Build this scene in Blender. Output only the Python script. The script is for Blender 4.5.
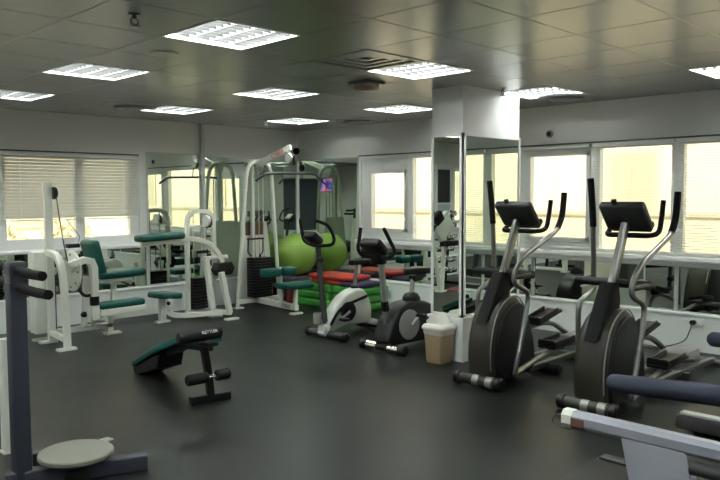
import bpy, bmesh, math, random
from mathutils import Vector, Matrix, Euler
R = math.radians
random.seed(7)
for o in list(bpy.data.objects):
    bpy.data.objects.remove(o)
scene = bpy.context.scene
COL = scene.collection

# ------------------------------------------------------------------ camera, world, sun, exposure
cam_d = bpy.data.cameras.new('camera')
cam = bpy.data.objects.new('camera', cam_d)
COL.objects.link(cam)
cam_d.sensor_fit = 'HORIZONTAL'
cam_d.sensor_width = 36.0
cam_d.lens = 724.99 / 720 * 36.0
cam_d.clip_start = 0.02
PITCH, ROLL, YAW = 0.0614, -0.0048, 0.7913
fw = Vector((math.sin(YAW) * math.cos(PITCH), math.cos(YAW) * math.cos(PITCH), -math.sin(PITCH)))
rt = Vector((math.cos(YAW), -math.sin(YAW), 0))
up = rt.cross(fw)
r2 = rt * math.cos(ROLL) + up * math.sin(ROLL)
u2 = -rt * math.sin(ROLL) + up * math.cos(ROLL)
m = Matrix((r2, u2, -fw)).transposed().to_4x4()
m.translation = (0, 0, 1.6)
cam.matrix_world = m
scene.camera = cam

world = bpy.data.worlds.new('world')
scene.world = world
world.use_nodes = True
wn = world.node_tree
bg = wn.nodes['Background']
bg.inputs['Color'].default_value = (0.95, 0.97, 1.0, 1)
bg.inputs['Strength'].default_value = 1.5

sun_d = bpy.data.lights.new('sun', 'SUN')
sun_d.energy = 4.2
sun_d.angle = R(0.6)
sun_d.color = (1.0, 0.95, 0.84)
sun = bpy.data.objects.new('sun', sun_d)
COL.objects.link(sun)
# the sun stands behind this building and lights the facades across the street
sun.rotation_euler = Vector((0.62, 0.50, -0.62)).to_track_quat('-Z', 'Y').to_euler()

vs = scene.view_settings
vs.view_transform = 'Standard'
vs.look = 'None'
vs.gamma = 1.0
vs.use_curve_mapping = False
vs.exposure = 0.42
TUBE_POWER = 70.0

# ------------------------------------------------------------------ materials
def mat(name, color, rough=0.5, metal=0.0, spec=0.5, bump=None, var=None, coat=0.0, emit=None, scale=30.0):
    mt = bpy.data.materials.new(name)
    mt.use_nodes = True
    nt = mt.node_tree
    b = nt.nodes['Principled BSDF']
    b.inputs['Base Color'].default_value = (*color, 1)
    b.inputs['Roughness'].default_value = rough
    b.inputs['Metallic'].default_value = metal
    b.inputs['Specular IOR Level'].default_value = spec
    if coat:
        b.inputs['Coat Weight'].default_value = coat
    if emit:
        b.inputs['Emission Color'].default_value = (*emit[0], 1)
        b.inputs['Emission Strength'].default_value = emit[1]
    if bump or var:
        tc = nt.nodes.new('ShaderNodeTexCoord')
        nz = nt.nodes.new('ShaderNodeTexNoise')
        nz.inputs['Scale'].default_value = scale
        nz.inputs['Detail'].default_value = 5
        nt.links.new(tc.outputs['Object'], nz.inputs['Vector'])
        if var:
            mx = nt.nodes.new('ShaderNodeMix')
            mx.data_type = 'RGBA'
            mx.inputs['A'].default_value = (*[c * (1 - var) for c in color], 1)
            mx.inputs['B'].default_value = (*[min(1, c * (1 + var)) for c in color], 1)
            nt.links.new(nz.outputs['Fac'], mx.inputs['Factor'])
            nt.links.new(mx.outputs['Result'], b.inputs['Base Color'])
        if bump:
            bp = nt.nodes.new('ShaderNodeBump')
            bp.inputs['Strength'].default_value = bump
            bp.inputs['Distance'].default_value = 0.01
            nt.links.new(nz.outputs['Fac'], bp.inputs['Height'])
            nt.links.new(bp.outputs['Normal'], b.inputs['Normal'])
    return mt

M = {}
M['wall'] = mat('wall_paint', (0.76, 0.75, 0.72), 0.6, var=0.03, scale=3)
M['wall_white'] = mat('white_panel_paint', (0.76, 0.79, 0.76), 0.4, var=0.03, scale=4)
M['column'] = mat('column_paint', (0.82, 0.82, 0.80), 0.5, var=0.02, scale=4)
M['frame'] = mat('window_frame_paint', (0.82, 0.83, 0.81), 0.35, var=0.02, scale=5)
M['white'] = mat('white_enamel', (0.72, 0.74, 0.66), 0.3, var=0.05, scale=8)
M['offwhite'] = mat('grey_white_enamel', (0.55, 0.57, 0.53), 0.35, var=0.05, scale=8)
M['green_vinyl'] = mat('green_vinyl', (0.002, 0.062, 0.050), 0.38, spec=0.35, var=0.15, bump=0.05, scale=60)
M['black'] = mat('black_plastic', (0.006, 0.006, 0.0065), 0.4, spec=0.25, var=0.2, scale=40)
M['rubber'] = mat('black_foam', (0.006, 0.006, 0.0065), 0.75, spec=0.2, var=0.2, bump=0.15, scale=120)
M['charcoal'] = mat('charcoal_plastic', (0.032, 0.032, 0.033), 0.45, spec=0.35, var=0.15, scale=40)
M['olive'] = mat('bronze_grey_plastic', (0.022, 0.020, 0.014), 0.42, spec=0.35, var=0.1, scale=20)
M['grey'] = mat('mid_grey_plastic', (0.22, 0.22, 0.21), 0.4, var=0.1, scale=20)
M['silver'] = mat('silver_paint', (0.30, 0.30, 0.285), 0.35, metal=0.6, var=0.05, scale=20)
M['steel'] = mat('satin_steel', (0.22, 0.22, 0.205), 0.33, metal=0.85, var=0.05, scale=20)
M['chrome'] = mat('chrome', (0.8, 0.8, 0.8), 0.12, metal=1.0, var=0.02)
M['shell'] = mat('silver_white_shell', (0.52, 0.54, 0.50), 0.3, metal=0.15, var=0.05, scale=15)
M['slate'] = mat('slate_blue_enamel', (0.032, 0.036, 0.050), 0.45, spec=0.3, var=0.1, scale=15)
M['slate_pad'] = mat('slate_blue_foam', (0.024, 0.027, 0.044), 0.7, spec=0.25, var=0.1, bump=0.1, scale=90)
M['rail_silver'] = mat('silver_rail_paint', (0.34, 0.35, 0.40), 0.3, metal=0.25, var=0.05, scale=12)
M['rust'] = mat('brown_tape', (0.10, 0.045, 0.03), 0.6, var=0.3, scale=60)
M['disc'] = mat('grey_tread_disc', (0.15, 0.15, 0.125), 0.65, var=0.12, bump=0.25, scale=150)
M['red'] = mat('red_vinyl', (0.40, 0.026, 0.014), 0.45, var=0.12, scale=20)
M['darkred'] = mat('dark_red_plastic', (0.12, 0.010, 0.012), 0.5, var=0.15, scale=20)
M['purple'] = mat('purple_foam', (0.040, 0.022, 0.045), 0.6, var=0.2, scale=20)
M['navy'] = mat('navy_foam', (0.012, 0.010, 0.045), 0.6, var=0.2, scale=20)
M['grass'] = mat('green_foam_mat', (0.035, 0.22, 0.025), 0.5, var=0.1, scale=25)
M['ball'] = mat('lime_rubber', (0.20, 0.325, 0.05), 0.25, var=0.05, scale=6)
M['tan'] = mat('tan_plastic', (0.33, 0.24, 0.14), 0.5, var=0.05, scale=10)
M['bag'] = mat('translucent_bin_liner', (0.62, 0.58, 0.52), 0.3, var=0.15, scale=14)
M['lid'] = mat('white_bin_lid', (0.75, 0.74, 0.68), 0.4, var=0.03, scale=10)
M['brown'] = mat('brown_sign', (0.10, 0.055, 0.03), 0.5, var=0.1)
M['beige'] = mat('beige_plastic', (0.35, 0.30, 0.22), 0.45, var=0.1)
M['vent'] = mat('vent_metal', (0.10, 0.10, 0.095), 0.4, metal=0.4, var=0.05)
M['dark_vent'] = mat('dark_duct', (0.012, 0.012, 0.012), 0.8, var=0.1)
M['tube_light'] = mat('fluorescent_tube', (0.9, 0.9, 0.9), 0.4, emit=((0.93, 1.0, 0.97), TUBE_POWER))
M['louver'] = mat('white_louver', (0.45, 0.46, 0.45), 0.35, var=0.02)
M['louver_dark'] = mat('dark_reflection_louver', (0.09, 0.09, 0.09), 0.3, var=0.02)  # cross blades: the dark reflections between the cells are put into the colour
M['dark_reflection'] = mat('dark_reflection_tint', (0.022, 0.030, 0.045), 0.12, spec=0.6, var=0.4, scale=3)  # far column mirrors: their dark reflection is painted as a base colour
M['picture'] = mat('dark_picture', (0.02, 0.02, 0.022), 0.3, var=0.4, scale=6)
M['paper'] = mat('blue_white_notice', (0.45, 0.52, 0.6), 0.5, var=0.2, scale=12)
M['red_letters'] = mat('red_lettering', (0.40, 0.03, 0.04), 0.5, var=0.05)
M['ink'] = mat('black_lettering', (0.02, 0.02, 0.025), 0.5, var=0.05)
M['white_letters'] = mat('white_lettering', (0.75, 0.75, 0.72), 0.5, var=0.02)
M['cable'] = mat('dark_cable', (0.05, 0.05, 0.05), 0.5, var=0.1)
M['street'] = mat('sunlit_pavement', (0.62, 0.56, 0.44), 0.85, var=0.15, scale=1.5)
M['facade'] = mat('cream_render', (0.86, 0.81, 0.63), 0.9, var=0.06, scale=0.9)
M['facade_trim'] = mat('pale_stone_trim', (0.76, 0.69, 0.50), 0.9, var=0.06, scale=2)
M['facade_glass'] = mat('street_window_glass', (0.60, 0.55, 0.40), 0.3, var=0.1)
M['leaf'] = mat('pale_leaves', (0.62, 0.56, 0.34), 0.8, var=0.3, scale=9)
M['bark'] = mat('bark', (0.22, 0.17, 0.11), 0.9, var=0.2)

def mirror_mat():
    mt = bpy.data.materials.new('mirror_glass')
    mt.use_nodes = True
    b = mt.node_tree.nodes['Principled BSDF']
    b.inputs['Base Color'].default_value = (0.70, 0.77, 0.69, 1)
    b.inputs['Metallic'].default_value = 1.0
    b.inputs['Roughness'].default_value = 0.0
    return mt
M['mirror'] = mirror_mat()

def glass_mat():
    mt = bpy.data.materials.new('window_glass')
    mt.use_nodes = True
    nt = mt.node_tree
    for n in list(nt.nodes):
        if n.type != 'OUTPUT_MATERIAL':
            nt.nodes.remove(n)
    out = nt.nodes[0]
    t = nt.nodes.new('ShaderNodeBsdfTransparent')
    t.inputs['Color'].default_value = (0.95, 0.96, 0.93, 1)
    g = nt.nodes.new('ShaderNodeBsdfGlossy')
    g.inputs['Roughness'].default_value = 0.02
    mx = nt.nodes.new('ShaderNodeMixShader')
    mx.inputs[0].default_value = 0.06
    nt.links.new(t.outputs[0], mx.inputs[1])
    nt.links.new(g.outputs[0], mx.inputs[2])
    nt.links.new(mx.outputs[0], out.inputs['Surface'])
    return mt
M['glass'] = glass_mat()

def blind_mat():
    mt = bpy.data.materials.new('white_blind_slats')
    mt.use_nodes = True
    nt = mt.node_tree
    b = nt.nodes['Principled BSDF']
    b.inputs['Base Color'].default_value = (0.62, 0.62, 0.57, 1)
    b.inputs['Roughness'].default_value = 0.5
    out = [n for n in nt.nodes if n.type == 'OUTPUT_MATERIAL'][0]
    tl = nt.nodes.new('ShaderNodeBsdfTranslucent')
    tl.inputs['Color'].default_value = (0.75, 0.73, 0.62, 1)
    mx = nt.nodes.new('ShaderNodeMixShader')
    mx.inputs[0].default_value = 0.10
    nt.links.new(b.outputs[0], mx.inputs[1])
    nt.links.new(tl.outputs[0], mx.inputs[2])
    nt.links.new(mx.outputs[0], out.inputs['Surface'])
    return mt
M['blind'] = blind_mat()

def floor_mat():
    mt = bpy.data.materials.new('dark_rubber_floor')
    mt.use_nodes = True
    nt = mt.node_tree
    b = nt.nodes['Principled BSDF']
    tc = nt.nodes.new('ShaderNodeTexCoord')
    n1 = nt.nodes.new('ShaderNodeTexNoise'); n1.inputs['Scale'].default_value = 1.3; n1.inputs['Detail'].default_value = 6
    n2 = nt.nodes.new('ShaderNodeTexNoise'); n2.inputs['Scale'].default_value = 45; n2.inputs['Detail'].default_value = 3
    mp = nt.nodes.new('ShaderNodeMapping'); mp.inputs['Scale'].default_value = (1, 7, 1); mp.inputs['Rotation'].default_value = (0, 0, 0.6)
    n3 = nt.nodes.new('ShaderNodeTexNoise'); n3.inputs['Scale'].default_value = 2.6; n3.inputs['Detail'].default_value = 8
    nt.links.new(tc.outputs['Object'], n1.inputs['Vector'])
    nt.links.new(tc.outputs['Object'], n2.inputs['Vector'])
    nt.links.new(tc.outputs['Object'], mp.inputs['Vector'])
    nt.links.new(mp.outputs[0], n3.inputs['Vector'])
    cr = nt.nodes.new('ShaderNodeValToRGB')
    cr.color_ramp.elements[0].color = (0.0065, 0.0075, 0.007, 1)
    cr.color_ramp.elements[1].color = (0.0115, 0.0125, 0.0115, 1)
    nt.links.new(n1.outputs['Fac'], cr.inputs[0])
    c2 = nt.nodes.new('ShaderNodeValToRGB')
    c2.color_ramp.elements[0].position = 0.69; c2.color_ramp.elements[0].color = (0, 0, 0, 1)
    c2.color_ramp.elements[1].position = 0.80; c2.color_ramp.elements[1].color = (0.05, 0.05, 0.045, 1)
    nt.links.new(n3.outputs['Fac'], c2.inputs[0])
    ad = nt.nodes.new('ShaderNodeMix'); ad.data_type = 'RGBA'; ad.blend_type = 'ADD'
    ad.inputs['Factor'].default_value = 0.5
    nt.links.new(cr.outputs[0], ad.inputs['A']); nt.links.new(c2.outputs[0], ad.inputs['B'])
    nt.links.new(ad.outputs['Result'], b.inputs['Base Color'])
    mr = nt.nodes.new('ShaderNodeMapRange')
    mr.inputs['To Min'].default_value = 0.30; mr.inputs['To Max'].default_value = 0.42
    nt.links.new(n1.outputs['Fac'], mr.inputs['Value'])
    nt.links.new(mr.outputs[0], b.inputs['Roughness'])
    bp = nt.nodes.new('ShaderNodeBump'); bp.inputs['Strength'].default_value = 0.06; bp.inputs['Distance'].default_value = 0.01
    nt.links.new(n2.outputs['Fac'], bp.inputs['Height'])
    nt.links.new(bp.outputs[0], b.inputs['Normal'])
    b.inputs['Specular IOR Level'].default_value = 0.17
    return mt
M['floor'] = floor_mat()

def ceiling_mat():
    mt = mat('grey_metal_ceiling_tile', (0.40, 0.40, 0.385), 0.25, metal=0.30, var=0.04, scale=2)
    return mt
M['ceiling'] = ceiling_mat()

def screen_mat():
    mt = bpy.data.materials.new('television_picture')
    mt.use_nodes = True
    nt = mt.node_tree
    b = nt.nodes['Principled BSDF']
    tc = nt.nodes.new('ShaderNodeTexCoord')
    vo = nt.nodes.new('ShaderNodeTexNoise'); vo.inputs['Scale'].default_value = 5
    nt.links.new(tc.outputs['Object'], vo.inputs['Vector'])
    cr = nt.nodes.new('ShaderNodeValToRGB')
    e = cr.color_ramp.elements
    e[0].position = 0.40; e[0].color = (0.03, 0.02, 0.09, 1)
    e[1].position = 0.62; e[1].color = (0.85, 0.16, 0.06, 1)
    x = e.new(0.50); x.color = (0.15, 0.15, 0.75, 1)
    nt.links.new(vo.outputs['Fac'], cr.inputs[0])
    nt.links.new(cr.outputs[0], b.inputs['Emission Color'])
    b.inputs['Emission Strength'].default_value = 1.3
    b.inputs['Base Color'].default_value = (0.01, 0.01, 0.01, 1)
    return mt
M['screen'] = screen_mat()

# ------------------------------------------------------------------ mesh helpers
def catmull(pts, n=6):
    P = [Vector(p) for p in pts]
    if len(P) < 3:
        return P
    out = []
    for i in range(len(P) - 1):
        p0 = P[max(i - 1, 0)]; p1 = P[i]; p2 = P[i + 1]; p3 = P[min(i + 2, len(P) - 1)]
        for k in range(n):
            t = k / n
            out.append(0.5 * ((2 * p1) + (-p0 + p2) * t + (2 * p0 - 5 * p1 + 4 * p2 - p3) * t * t + (-p0 + 3 * p1 - 3 * p2 + p3) * t ** 3))
    out.append(P[-1])
    return out

def circ(r, n=12):
    return [(r * math.cos(2 * math.pi * k / n), r * math.sin(2 * math.pi * k / n)) for k in range(n)]

def rect(w, h, b=0.0):
    w /= 2; h /= 2
    if not b:
        return [(w, h), (-w, h), (-w, -h), (w, -h)]
    return [(w, h - b), (w - b, h), (-w + b, h), (-w, h - b), (-w, -h + b), (-w + b, -h), (w - b, -h), (w, -h + b)]

class MB:
    def __init__(self):
        self.bm = bmesh.new()
    def box(self, c, s, rot=None, bevel=0.0, seg=2):
        b = bmesh.new()
        bmesh.ops.create_cube(b, size=1.0)
        for v in b.verts:
            v.co = Vector((v.co.x * s[0], v.co.y * s[1], v.co.z * s[2]))
        if bevel:
            bmesh.ops.bevel(b, geom=b.edges[:], offset=bevel, segments=seg, affect='EDGES', profile=0.5)
        mtx = Matrix.Translation(Vector(c))
        if rot:
            mtx = mtx @ Euler([R(a) for a in rot]).to_matrix().to_4x4()
        b.transform(mtx)
        self._add(b)
        return self
    def span(self, lo, hi, bevel=0.0):
        c = [(a + b) / 2 for a, b in zip(lo, hi)]
        s = [abs(b - a) for a, b in zip(lo, hi)]
        return self.box(c, s, None, bevel)
    def _add(self, b):
        me = bpy.data.meshes.new('tmp')
        b.to_mesh(me); b.free()
        self.bm.from_mesh(me)
        bpy.data.meshes.remove(me)
    def sweep(self, pts, section, smooth=0, upv=(0, 0, 1), close=False):
        P = catmull(pts, smooth) if smooth else [Vector(p) for p in pts]
        n = len(P)
        tang = []
        for i in range(n):
            if close:
                t = (P[(i + 1) % n] - P[i - 1])
            else:
                t = (P[min(i + 1, n - 1)] - P[max(i - 1, 0)])
            tang.append(t.normalized())
        u = Vector(upv)
        if abs(u.dot(tang[0])) > 0.95:
            u = Vector((0, 1, 0)) if abs(tang[0].y) < 0.9 else Vector((1, 0, 0))
        a = (u - tang[0] * u.dot(tang[0])).normalized()
        rings = []
        for i in range(n):
            a = (a - tang[i] * a.dot(tang[i])).normalized()
            s = tang[i].cross(a)
            k = 1.0
            if 0 < i < n - 1 and not smooth:
                d1 = (P[i] - P[i - 1]).normalized()
                k = 1.0 / max(0.5, tang[i].dot(d1))
            rings.append([self.bm.verts.new(P[i] + s * x * k + a * y * (k if True else 1)) for x, y in section])
        m_ = len(section)
        pairs = [(i, i + 1) for i in range(n - 1)] + ([(n - 1, 0)] if close else [])
        for i, j in pairs:
            for q in range(m_):
                self.bm.faces.new((rings[i][q], rings[i][(q + 1) % m_], rings[j][(q + 1) % m_], rings[j][q]))
        if not close:
            self.bm.faces.new(rings[0][::-1])
            self.bm.faces.new(rings[-1])
        return self
    def tube(self, pts, r, smooth=0, n=12, close=False):
        return self.sweep(pts, circ(r, n), smooth, close=close)
    def bar(self, pts, w, h, smooth=0, upv=(0, 0, 1), b=0.006):
        return self.sweep(pts, rect(w, h, min(b, w / 4, h / 4)), smooth, upv)
    def prism(self, outline, axis, lo, hi, bevel=0.0, smooth=0):
        if smooth:
            P = [Vector((x, y, 0)) for x, y in outline]
            n = len(P)
            o2 = []
            for i in range(n):
                p0, p1, p2, p3 = P[i - 1], P[i], P[(i + 1) % n], P[(i + 2) % n]
                for k in range(smooth):
                    t = k / smooth
                    q = 0.5 * ((2 * p1) + (-p0 + p2) * t + (2 * p0 - 5 * p1 + 4 * p2 - p3) * t * t + (-p0 + 3 * p1 - 3 * p2 + p3) * t ** 3)
                    o2.append((q.x, q.y))
            outline = o2
        b = bmesh.new()
        def mk(u, v, w):
            return {'x': (w, u, v), 'y': (u, w, v), 'z': (u, v, w)}[axis]
        A = [b.verts.new(mk(x, y, lo)) for x, y in outline]
        B = [b.verts.new(mk(x, y, hi)) for x, y in outline]
        n = len(A)
        f1 = b.faces.new(A); f2 = b.faces.new(B[::-1])
        for i in range(n):
            b.faces.new((A[i], B[i], B[(i + 1) % n], A[(i + 1) % n]))
        bmesh.ops.recalc_face_normals(b, faces=b.faces[:])
        if bevel:
            es = list(set(list(f1.edges) + list(f2.edges)))
            bmesh.ops.bevel(b, geom=es, offset=bevel, segments=3, affect='EDGES', profile=0.5)
        self._add(b)
        return self
    def lathe(self, prof, c, axis='z', n=24):
        # prof: (radius, height along axis); closed at both ends
        c = Vector(c)
        def mk(r, hh, a):
            x, y = r * math.cos(a), r * math.sin(a)
            return {'z': Vector((x, y, hh)), 'x': Vector((hh, x, y)), 'y': Vector((x, hh, y))}[axis] + c
        rings = []
        for r, hh in prof:
            if r < 1e-6:
                rings.append([self.bm.verts.new(mk(0, hh, 0))])
            else:
                rings.append([self.bm.verts.new(mk(r, hh, 2 * math.pi * k / n)) for k in range(n)])
        for i in range(len(rings) - 1):
            A, B = rings[i], rings[i + 1]
            if len(A) == 1 and len(B) == 1:
                continue
            for k in range(n):
                if len(A) == 1:
                    self.bm.faces.new((A[0], B[k], B[(k + 1) % n]))
                elif len(B) == 1:
                    self.bm.faces.new((A[k], A[(k + 1) % n], B[0]))
                else:
                    self.bm.faces.new((A[k], A[(k + 1) % n], B[(k + 1) % n], B[k]))
        if len(rings[0]) > 1:
            self.bm.faces.new(rings[0])
        if len(rings[-1]) > 1:
            self.bm.faces.new(rings[-1])
        return self
    def cyl(self, p, q, r, n=20, bev=0.0):
        p, q = Vector(p), Vector(q)
        if bev:
            d = (q - p).normalized()
            L = (q - p).length
            return self.sweepr(p, d, [(r - bev, 0), (r, bev), (r, L - bev), (r - bev, L)], n)
        return self.tube([p, q], r, 0, n)
    def sweepr(self, p, d, prof, n):
        b = bmesh.new()
        rot = d.to_track_quat('Z', 'Y').to_matrix().to_4x4()
        rings = []
        for r, hh in prof:
            rings.append([b.verts.new((r * math.cos(2 * math.pi * k / n), r * math.sin(2 * math.pi * k / n), hh)) for k in range(n)])
        for i in range(len(rings) - 1):
            for k in range(n):
                b.faces.new((rings[i][k], rings[i][(k + 1) % n], rings[i + 1][(k + 1) % n], rings[i + 1][k]))
        b.faces.new(rings[0][::-1]); b.faces.new(rings[-1])
        b.transform(Matrix.Translation(p) @ rot)
        self._add(b)
        return self
    def ball(self, c, r, s=(1, 1, 1), n=24):
        b = bmesh.new()
        bmesh.ops.create_uvsphere(b, u_segments=n, v_segments=n // 2 + 2, radius=r)
        b.transform(Matrix.Translation(Vector(c)) @ Matrix.Diagonal((*s, 1)))
        self._add(b)
        return self
    def build(self, name, material, parent=None, loc=None, flat=False):
        bmesh.ops.recalc_face_normals(self.bm, faces=self.bm.faces[:])
        if loc is None:
            loc = root_loc(parent) if parent else (0, 0, 0)
        loc = Vector(loc)
        self.bm.transform(Matrix.Translation(-loc))
        me = bpy.data.meshes.new(name)
        self.bm.to_mesh(me); self.bm.free()
        me.materials.append(M[material] if isinstance(material, str) else material)
        if not flat:
            for p in me.polygons:
                p.use_smooth = True
            me.set_sharp_from_angle(angle=R(38))
        o = bpy.data.objects.new(name, me)
        COL.objects.link(o)
        if parent:
            o.parent = parent
        else:
            o.location = loc
        return o

def root_loc(o):
    v = Vector((0, 0, 0))
    while o:
        v += o.location
        o = o.parent
    return v

def tag(o, label, cat, group=None, kind=None):
    if label: o['label'] = label
    if cat: o['category'] = cat
    if group: o['group'] = group
    if kind: o['kind'] = kind
    return o

def thing(name, label, cat, loc, group=None):
    o = bpy.data.objects.new(name, None)
    o.empty_display_size = 0.1
    COL.objects.link(o)
    o.location = loc
    return tag(o, label, cat, group)

def struct(name, mb, material, label=None):
    o = mb.build(name, material)
    o['kind'] = 'structure'
    if label: o['label'] = label
    o['category'] = name.split('_')[0]
    return o

def copy_tree(o, delta):
    c = o.copy(); COL.objects.link(c)
    c.location = Vector(o.location) + Vector(delta)
    def rec(src, dst):
        for ch in list(src.children):
            k = ch.copy(); COL.objects.link(k); k.parent = dst
            rec(ch, k)
    rec(o, c)
    return c

def lettering(name, txt, size, mtx, material, parent, extrude=0.0012):
    cu = bpy.data.curves.new(name, 'FONT')
    cu.body = txt; cu.size = size; cu.extrude = extrude
    cu.align_x = 'CENTER'; cu.align_y = 'CENTER'
    tmp = bpy.data.objects.new(name, cu)
    COL.objects.link(tmp)
    dg = bpy.context.evaluated_depsgraph_get()
    me = bpy.data.meshes.new_from_object(tmp.evaluated_get(dg))
    bpy.data.objects.remove(tmp); bpy.data.curves.remove(cu)
    me.transform(Matrix.Translation(-root_loc(parent)) @ mtx)
    me.materials.clear(); me.materials.append(M[material])
    o = bpy.data.objects.new(name, me)
    COL.objects.link(o); o.parent = parent
    return o

def axes(xv, yv, loc):
    xv = Vector(xv).normalized(); yv = Vector(yv).normalized(); zv = xv.cross(yv)
    m_ = Matrix((xv, yv, zv)).transposed().to_4x4(); m_.translation = loc
    return m_

# ------------------------------------------------------------------ room shell
XW, YW, H = 7.627, 8.943, 2.629
XL, YF = -2.8, -3.0
TOP = 3.0
WT = 0.24
SR, BT, LEDGE = 0.955, 2.165, 0.385       # sill, blind top, mirror ledge

struct('floor', MB().span((XL - WT, YF - WT, -0.15), (XW + WT, YW + WT, 0.0)), 'floor')

# right wall: ribbon of windows above a mirrored strip
wr = MB()
wr.span((XW, YF, 0), (XW + WT, YW + WT, SR - 0.03))
wr.span((XW, YF, BT + 0.01), (XW + WT, YW + WT, TOP))
wr.span((XW, 7.52, SR - 0.03), (XW + WT, YW + WT, BT + 0.01))
wr.span((XW, YF, SR - 0.03), (XW + WT, 0.4, BT + 0.01))
struct('wall_right', wr, 'wall')
wb = MB()
wb.span((XL, YW, 0), (XW, YW + WT, SR - 0.01))
wb.span((XL, YW, 2.15), (XW, YW + WT, TOP))
wb.span((4.85, YW, SR - 0.01), (XW, YW + WT, 2.15))
wb.span((-0.62, YW, SR - 0.01), (0.10, YW + WT, 2.15))
wb.span((XL, YW, SR - 0.01), (-1.6, YW + WT, 2.15))
struct('wall_back', wb, 'wall')
struct('wall_left', MB().span((XL - WT, YF - WT, 0), (XL, YW + WT, TOP)), 'wall')
struct('wall_front', MB().span((XL, YF - WT, 0), (XW + WT, YF, TOP)), 'wall')

# ceiling: metal tiles on a 0.63 grid, cells of the light fittings and vents left open
G = 0.63
def cell(ix, iy):
    return 2.47 + G * ix, 3.60 + G * iy
lights = []
for lx in (-6, -3, 0, 3, 6):
    for ly in (-9, -6, -3, 0, 3, 6):
        if (lx, ly) != (3, -3):
            lights.append((lx, ly))
VENT = (2, 0)
cl = MB()
for ix in range(-9, 9):
    for iy in range(-11, 9):
        x, y = cell(ix, iy)
        if (ix, iy) in lights or (ix, iy) == VENT:
            continue
        x0, x1 = max(x, XL) + 0.002, min(x + G, XW) - 0.002
        y0, y1 = max(y, YF) + 0.002, min(y + G, YW) - 0.002
        if x1 - x0 < 0.02 or y1 - y0 < 0.02:
            continue
        b = 0.004
        bm = cl.bm
        lo = [bm.verts.new(p) for p in ((x0 + b, y0 + b, H), (x1 - b, y0 + b, H), (x1 - b, y1 - b, H), (x0 + b, y1 - b, H))]
        hi = [bm.verts.new(p) for p in ((x0, y0, H + b), (x1, y0, H + b), (x1, y1, H + b), (x0, y1, H + b))]
        tp = [bm.verts.new((v.co.x, v.co.y, H + 0.02)) for v in hi]
        bm.faces.new(lo[::-1])
        for A, B in ((lo, hi), (hi, tp)):
            for k in range(4):
                bm.faces.new((A[k], A[(k + 1) % 4], B[(k + 1) % 4], B[k]))
        bm.faces.new(tp)
o = struct('ceiling', cl, 'ceiling')
for p in o.data.polygons:
    p.use_smooth = False
struct('trim_roof', MB().span((XL - WT, YF - WT, TOP), (XW + WT, YW + WT, TOP + 0.15)), 'wall')  # unseen slab added above the ceiling to keep the sun out

# white panelling under the mirrors with its ledge
struct('baseboard_right', MB().span((XW - 0.05, YF, 0), (XW, YW - 0.05, LEDGE - 0.025), 0.0).span((XW - 0.062, YF, LEDGE - 0.025), (XW, YW - 0.05, LEDGE), 0.004), 'wall_white')
struct('baseboard_back', MB().span((XL, YW - 0.05, 0), (XW, YW, LEDGE - 0.025), 0.0).span((XL, YW - 0.062, LEDGE - 0.025), (XW, YW, LEDGE), 0.004), 'wall_white')

# sills
struct('trim_right', MB().span((XW - 0.10, 0.4, SR - 0.05), (XW + 0.10, 7.55, SR), 0.008).span((XW - 0.05, 0.4, SR - 0.10), (XW, 7.55, SR - 0.05)), 'frame')
struct('trim_back', MB().span((0.10, YW - 0.11, SR - 0.03), (4.88, YW + 0.10, SR + 0.01), 0.008), 'frame')

# ------------------------------------------------------------------ windows
WN = [0]
def window_x(y1, y0, gy1, gy0, z0, z1, gz0, gz1, inner):
    WN[0] += 1
    w = MB()
    x0, x1 = XW + 0.03, XW + 0.11
    w.span((x0, gy1, z0), (x1, y1, z1)); w.span((x0, y0, z0), (x1, gy0, z1))
    w.span((x0, gy0, z0), (x1, gy1, gz0)); w.span((x0, gy0, gz1), (x1, gy1, z1))
    root = w.build('window_%d' % WN[0], 'frame')
    root['kind'] = 'structure'; root['category'] = 'window'
    if inner:
        s = MB()
        t = 0.045
        s.span((x0 - 0.02, gy1 - t, gz0), (x1 - 0.02, gy1, gz1)); s.span((x0 - 0.02, gy0, gz0), (x1 - 0.02, gy0 + t, gz1))
        s.span((x0 - 0.02, gy0, gz0), (x1 - 0.02, gy1, gz0 + t)); s.span((x0 - 0.02, gy0, gz1 - t), (x1 - 0.02, gy1, gz1))
        s.build('sash', 'frame', root)
    MB().span((XW + 0.065, gy0, gz0), (XW + 0.071, gy1, gz1)).build('pane', 'glass', root)
    return root
zx0, zx1 = SR - 0.01, BT + 0.01
window_x(7.52, 6.59, 7.355, 6.635, zx0, zx1, 1.08, 1.955, True)
window_x(6.59, 4.80, 6.535, 4.90, zx0, zx1, 1.00, 2.11, False)
window_x(4.80, 3.875, 4.715, 3.91, zx0, zx1, 1.06, 2.09, True)
window_x(3.875, 2.95, 3.80, 3.01, zx0, zx1, 0.985, 2.11, False)
window_x(2.95, 1.60, 2.885, 1.70, zx0, zx1, 0.985, 2.11, False)
window_x(1.60, 0.40, 1.52, 0.50, zx0, zx1, 0.985, 2.11, False)

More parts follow.
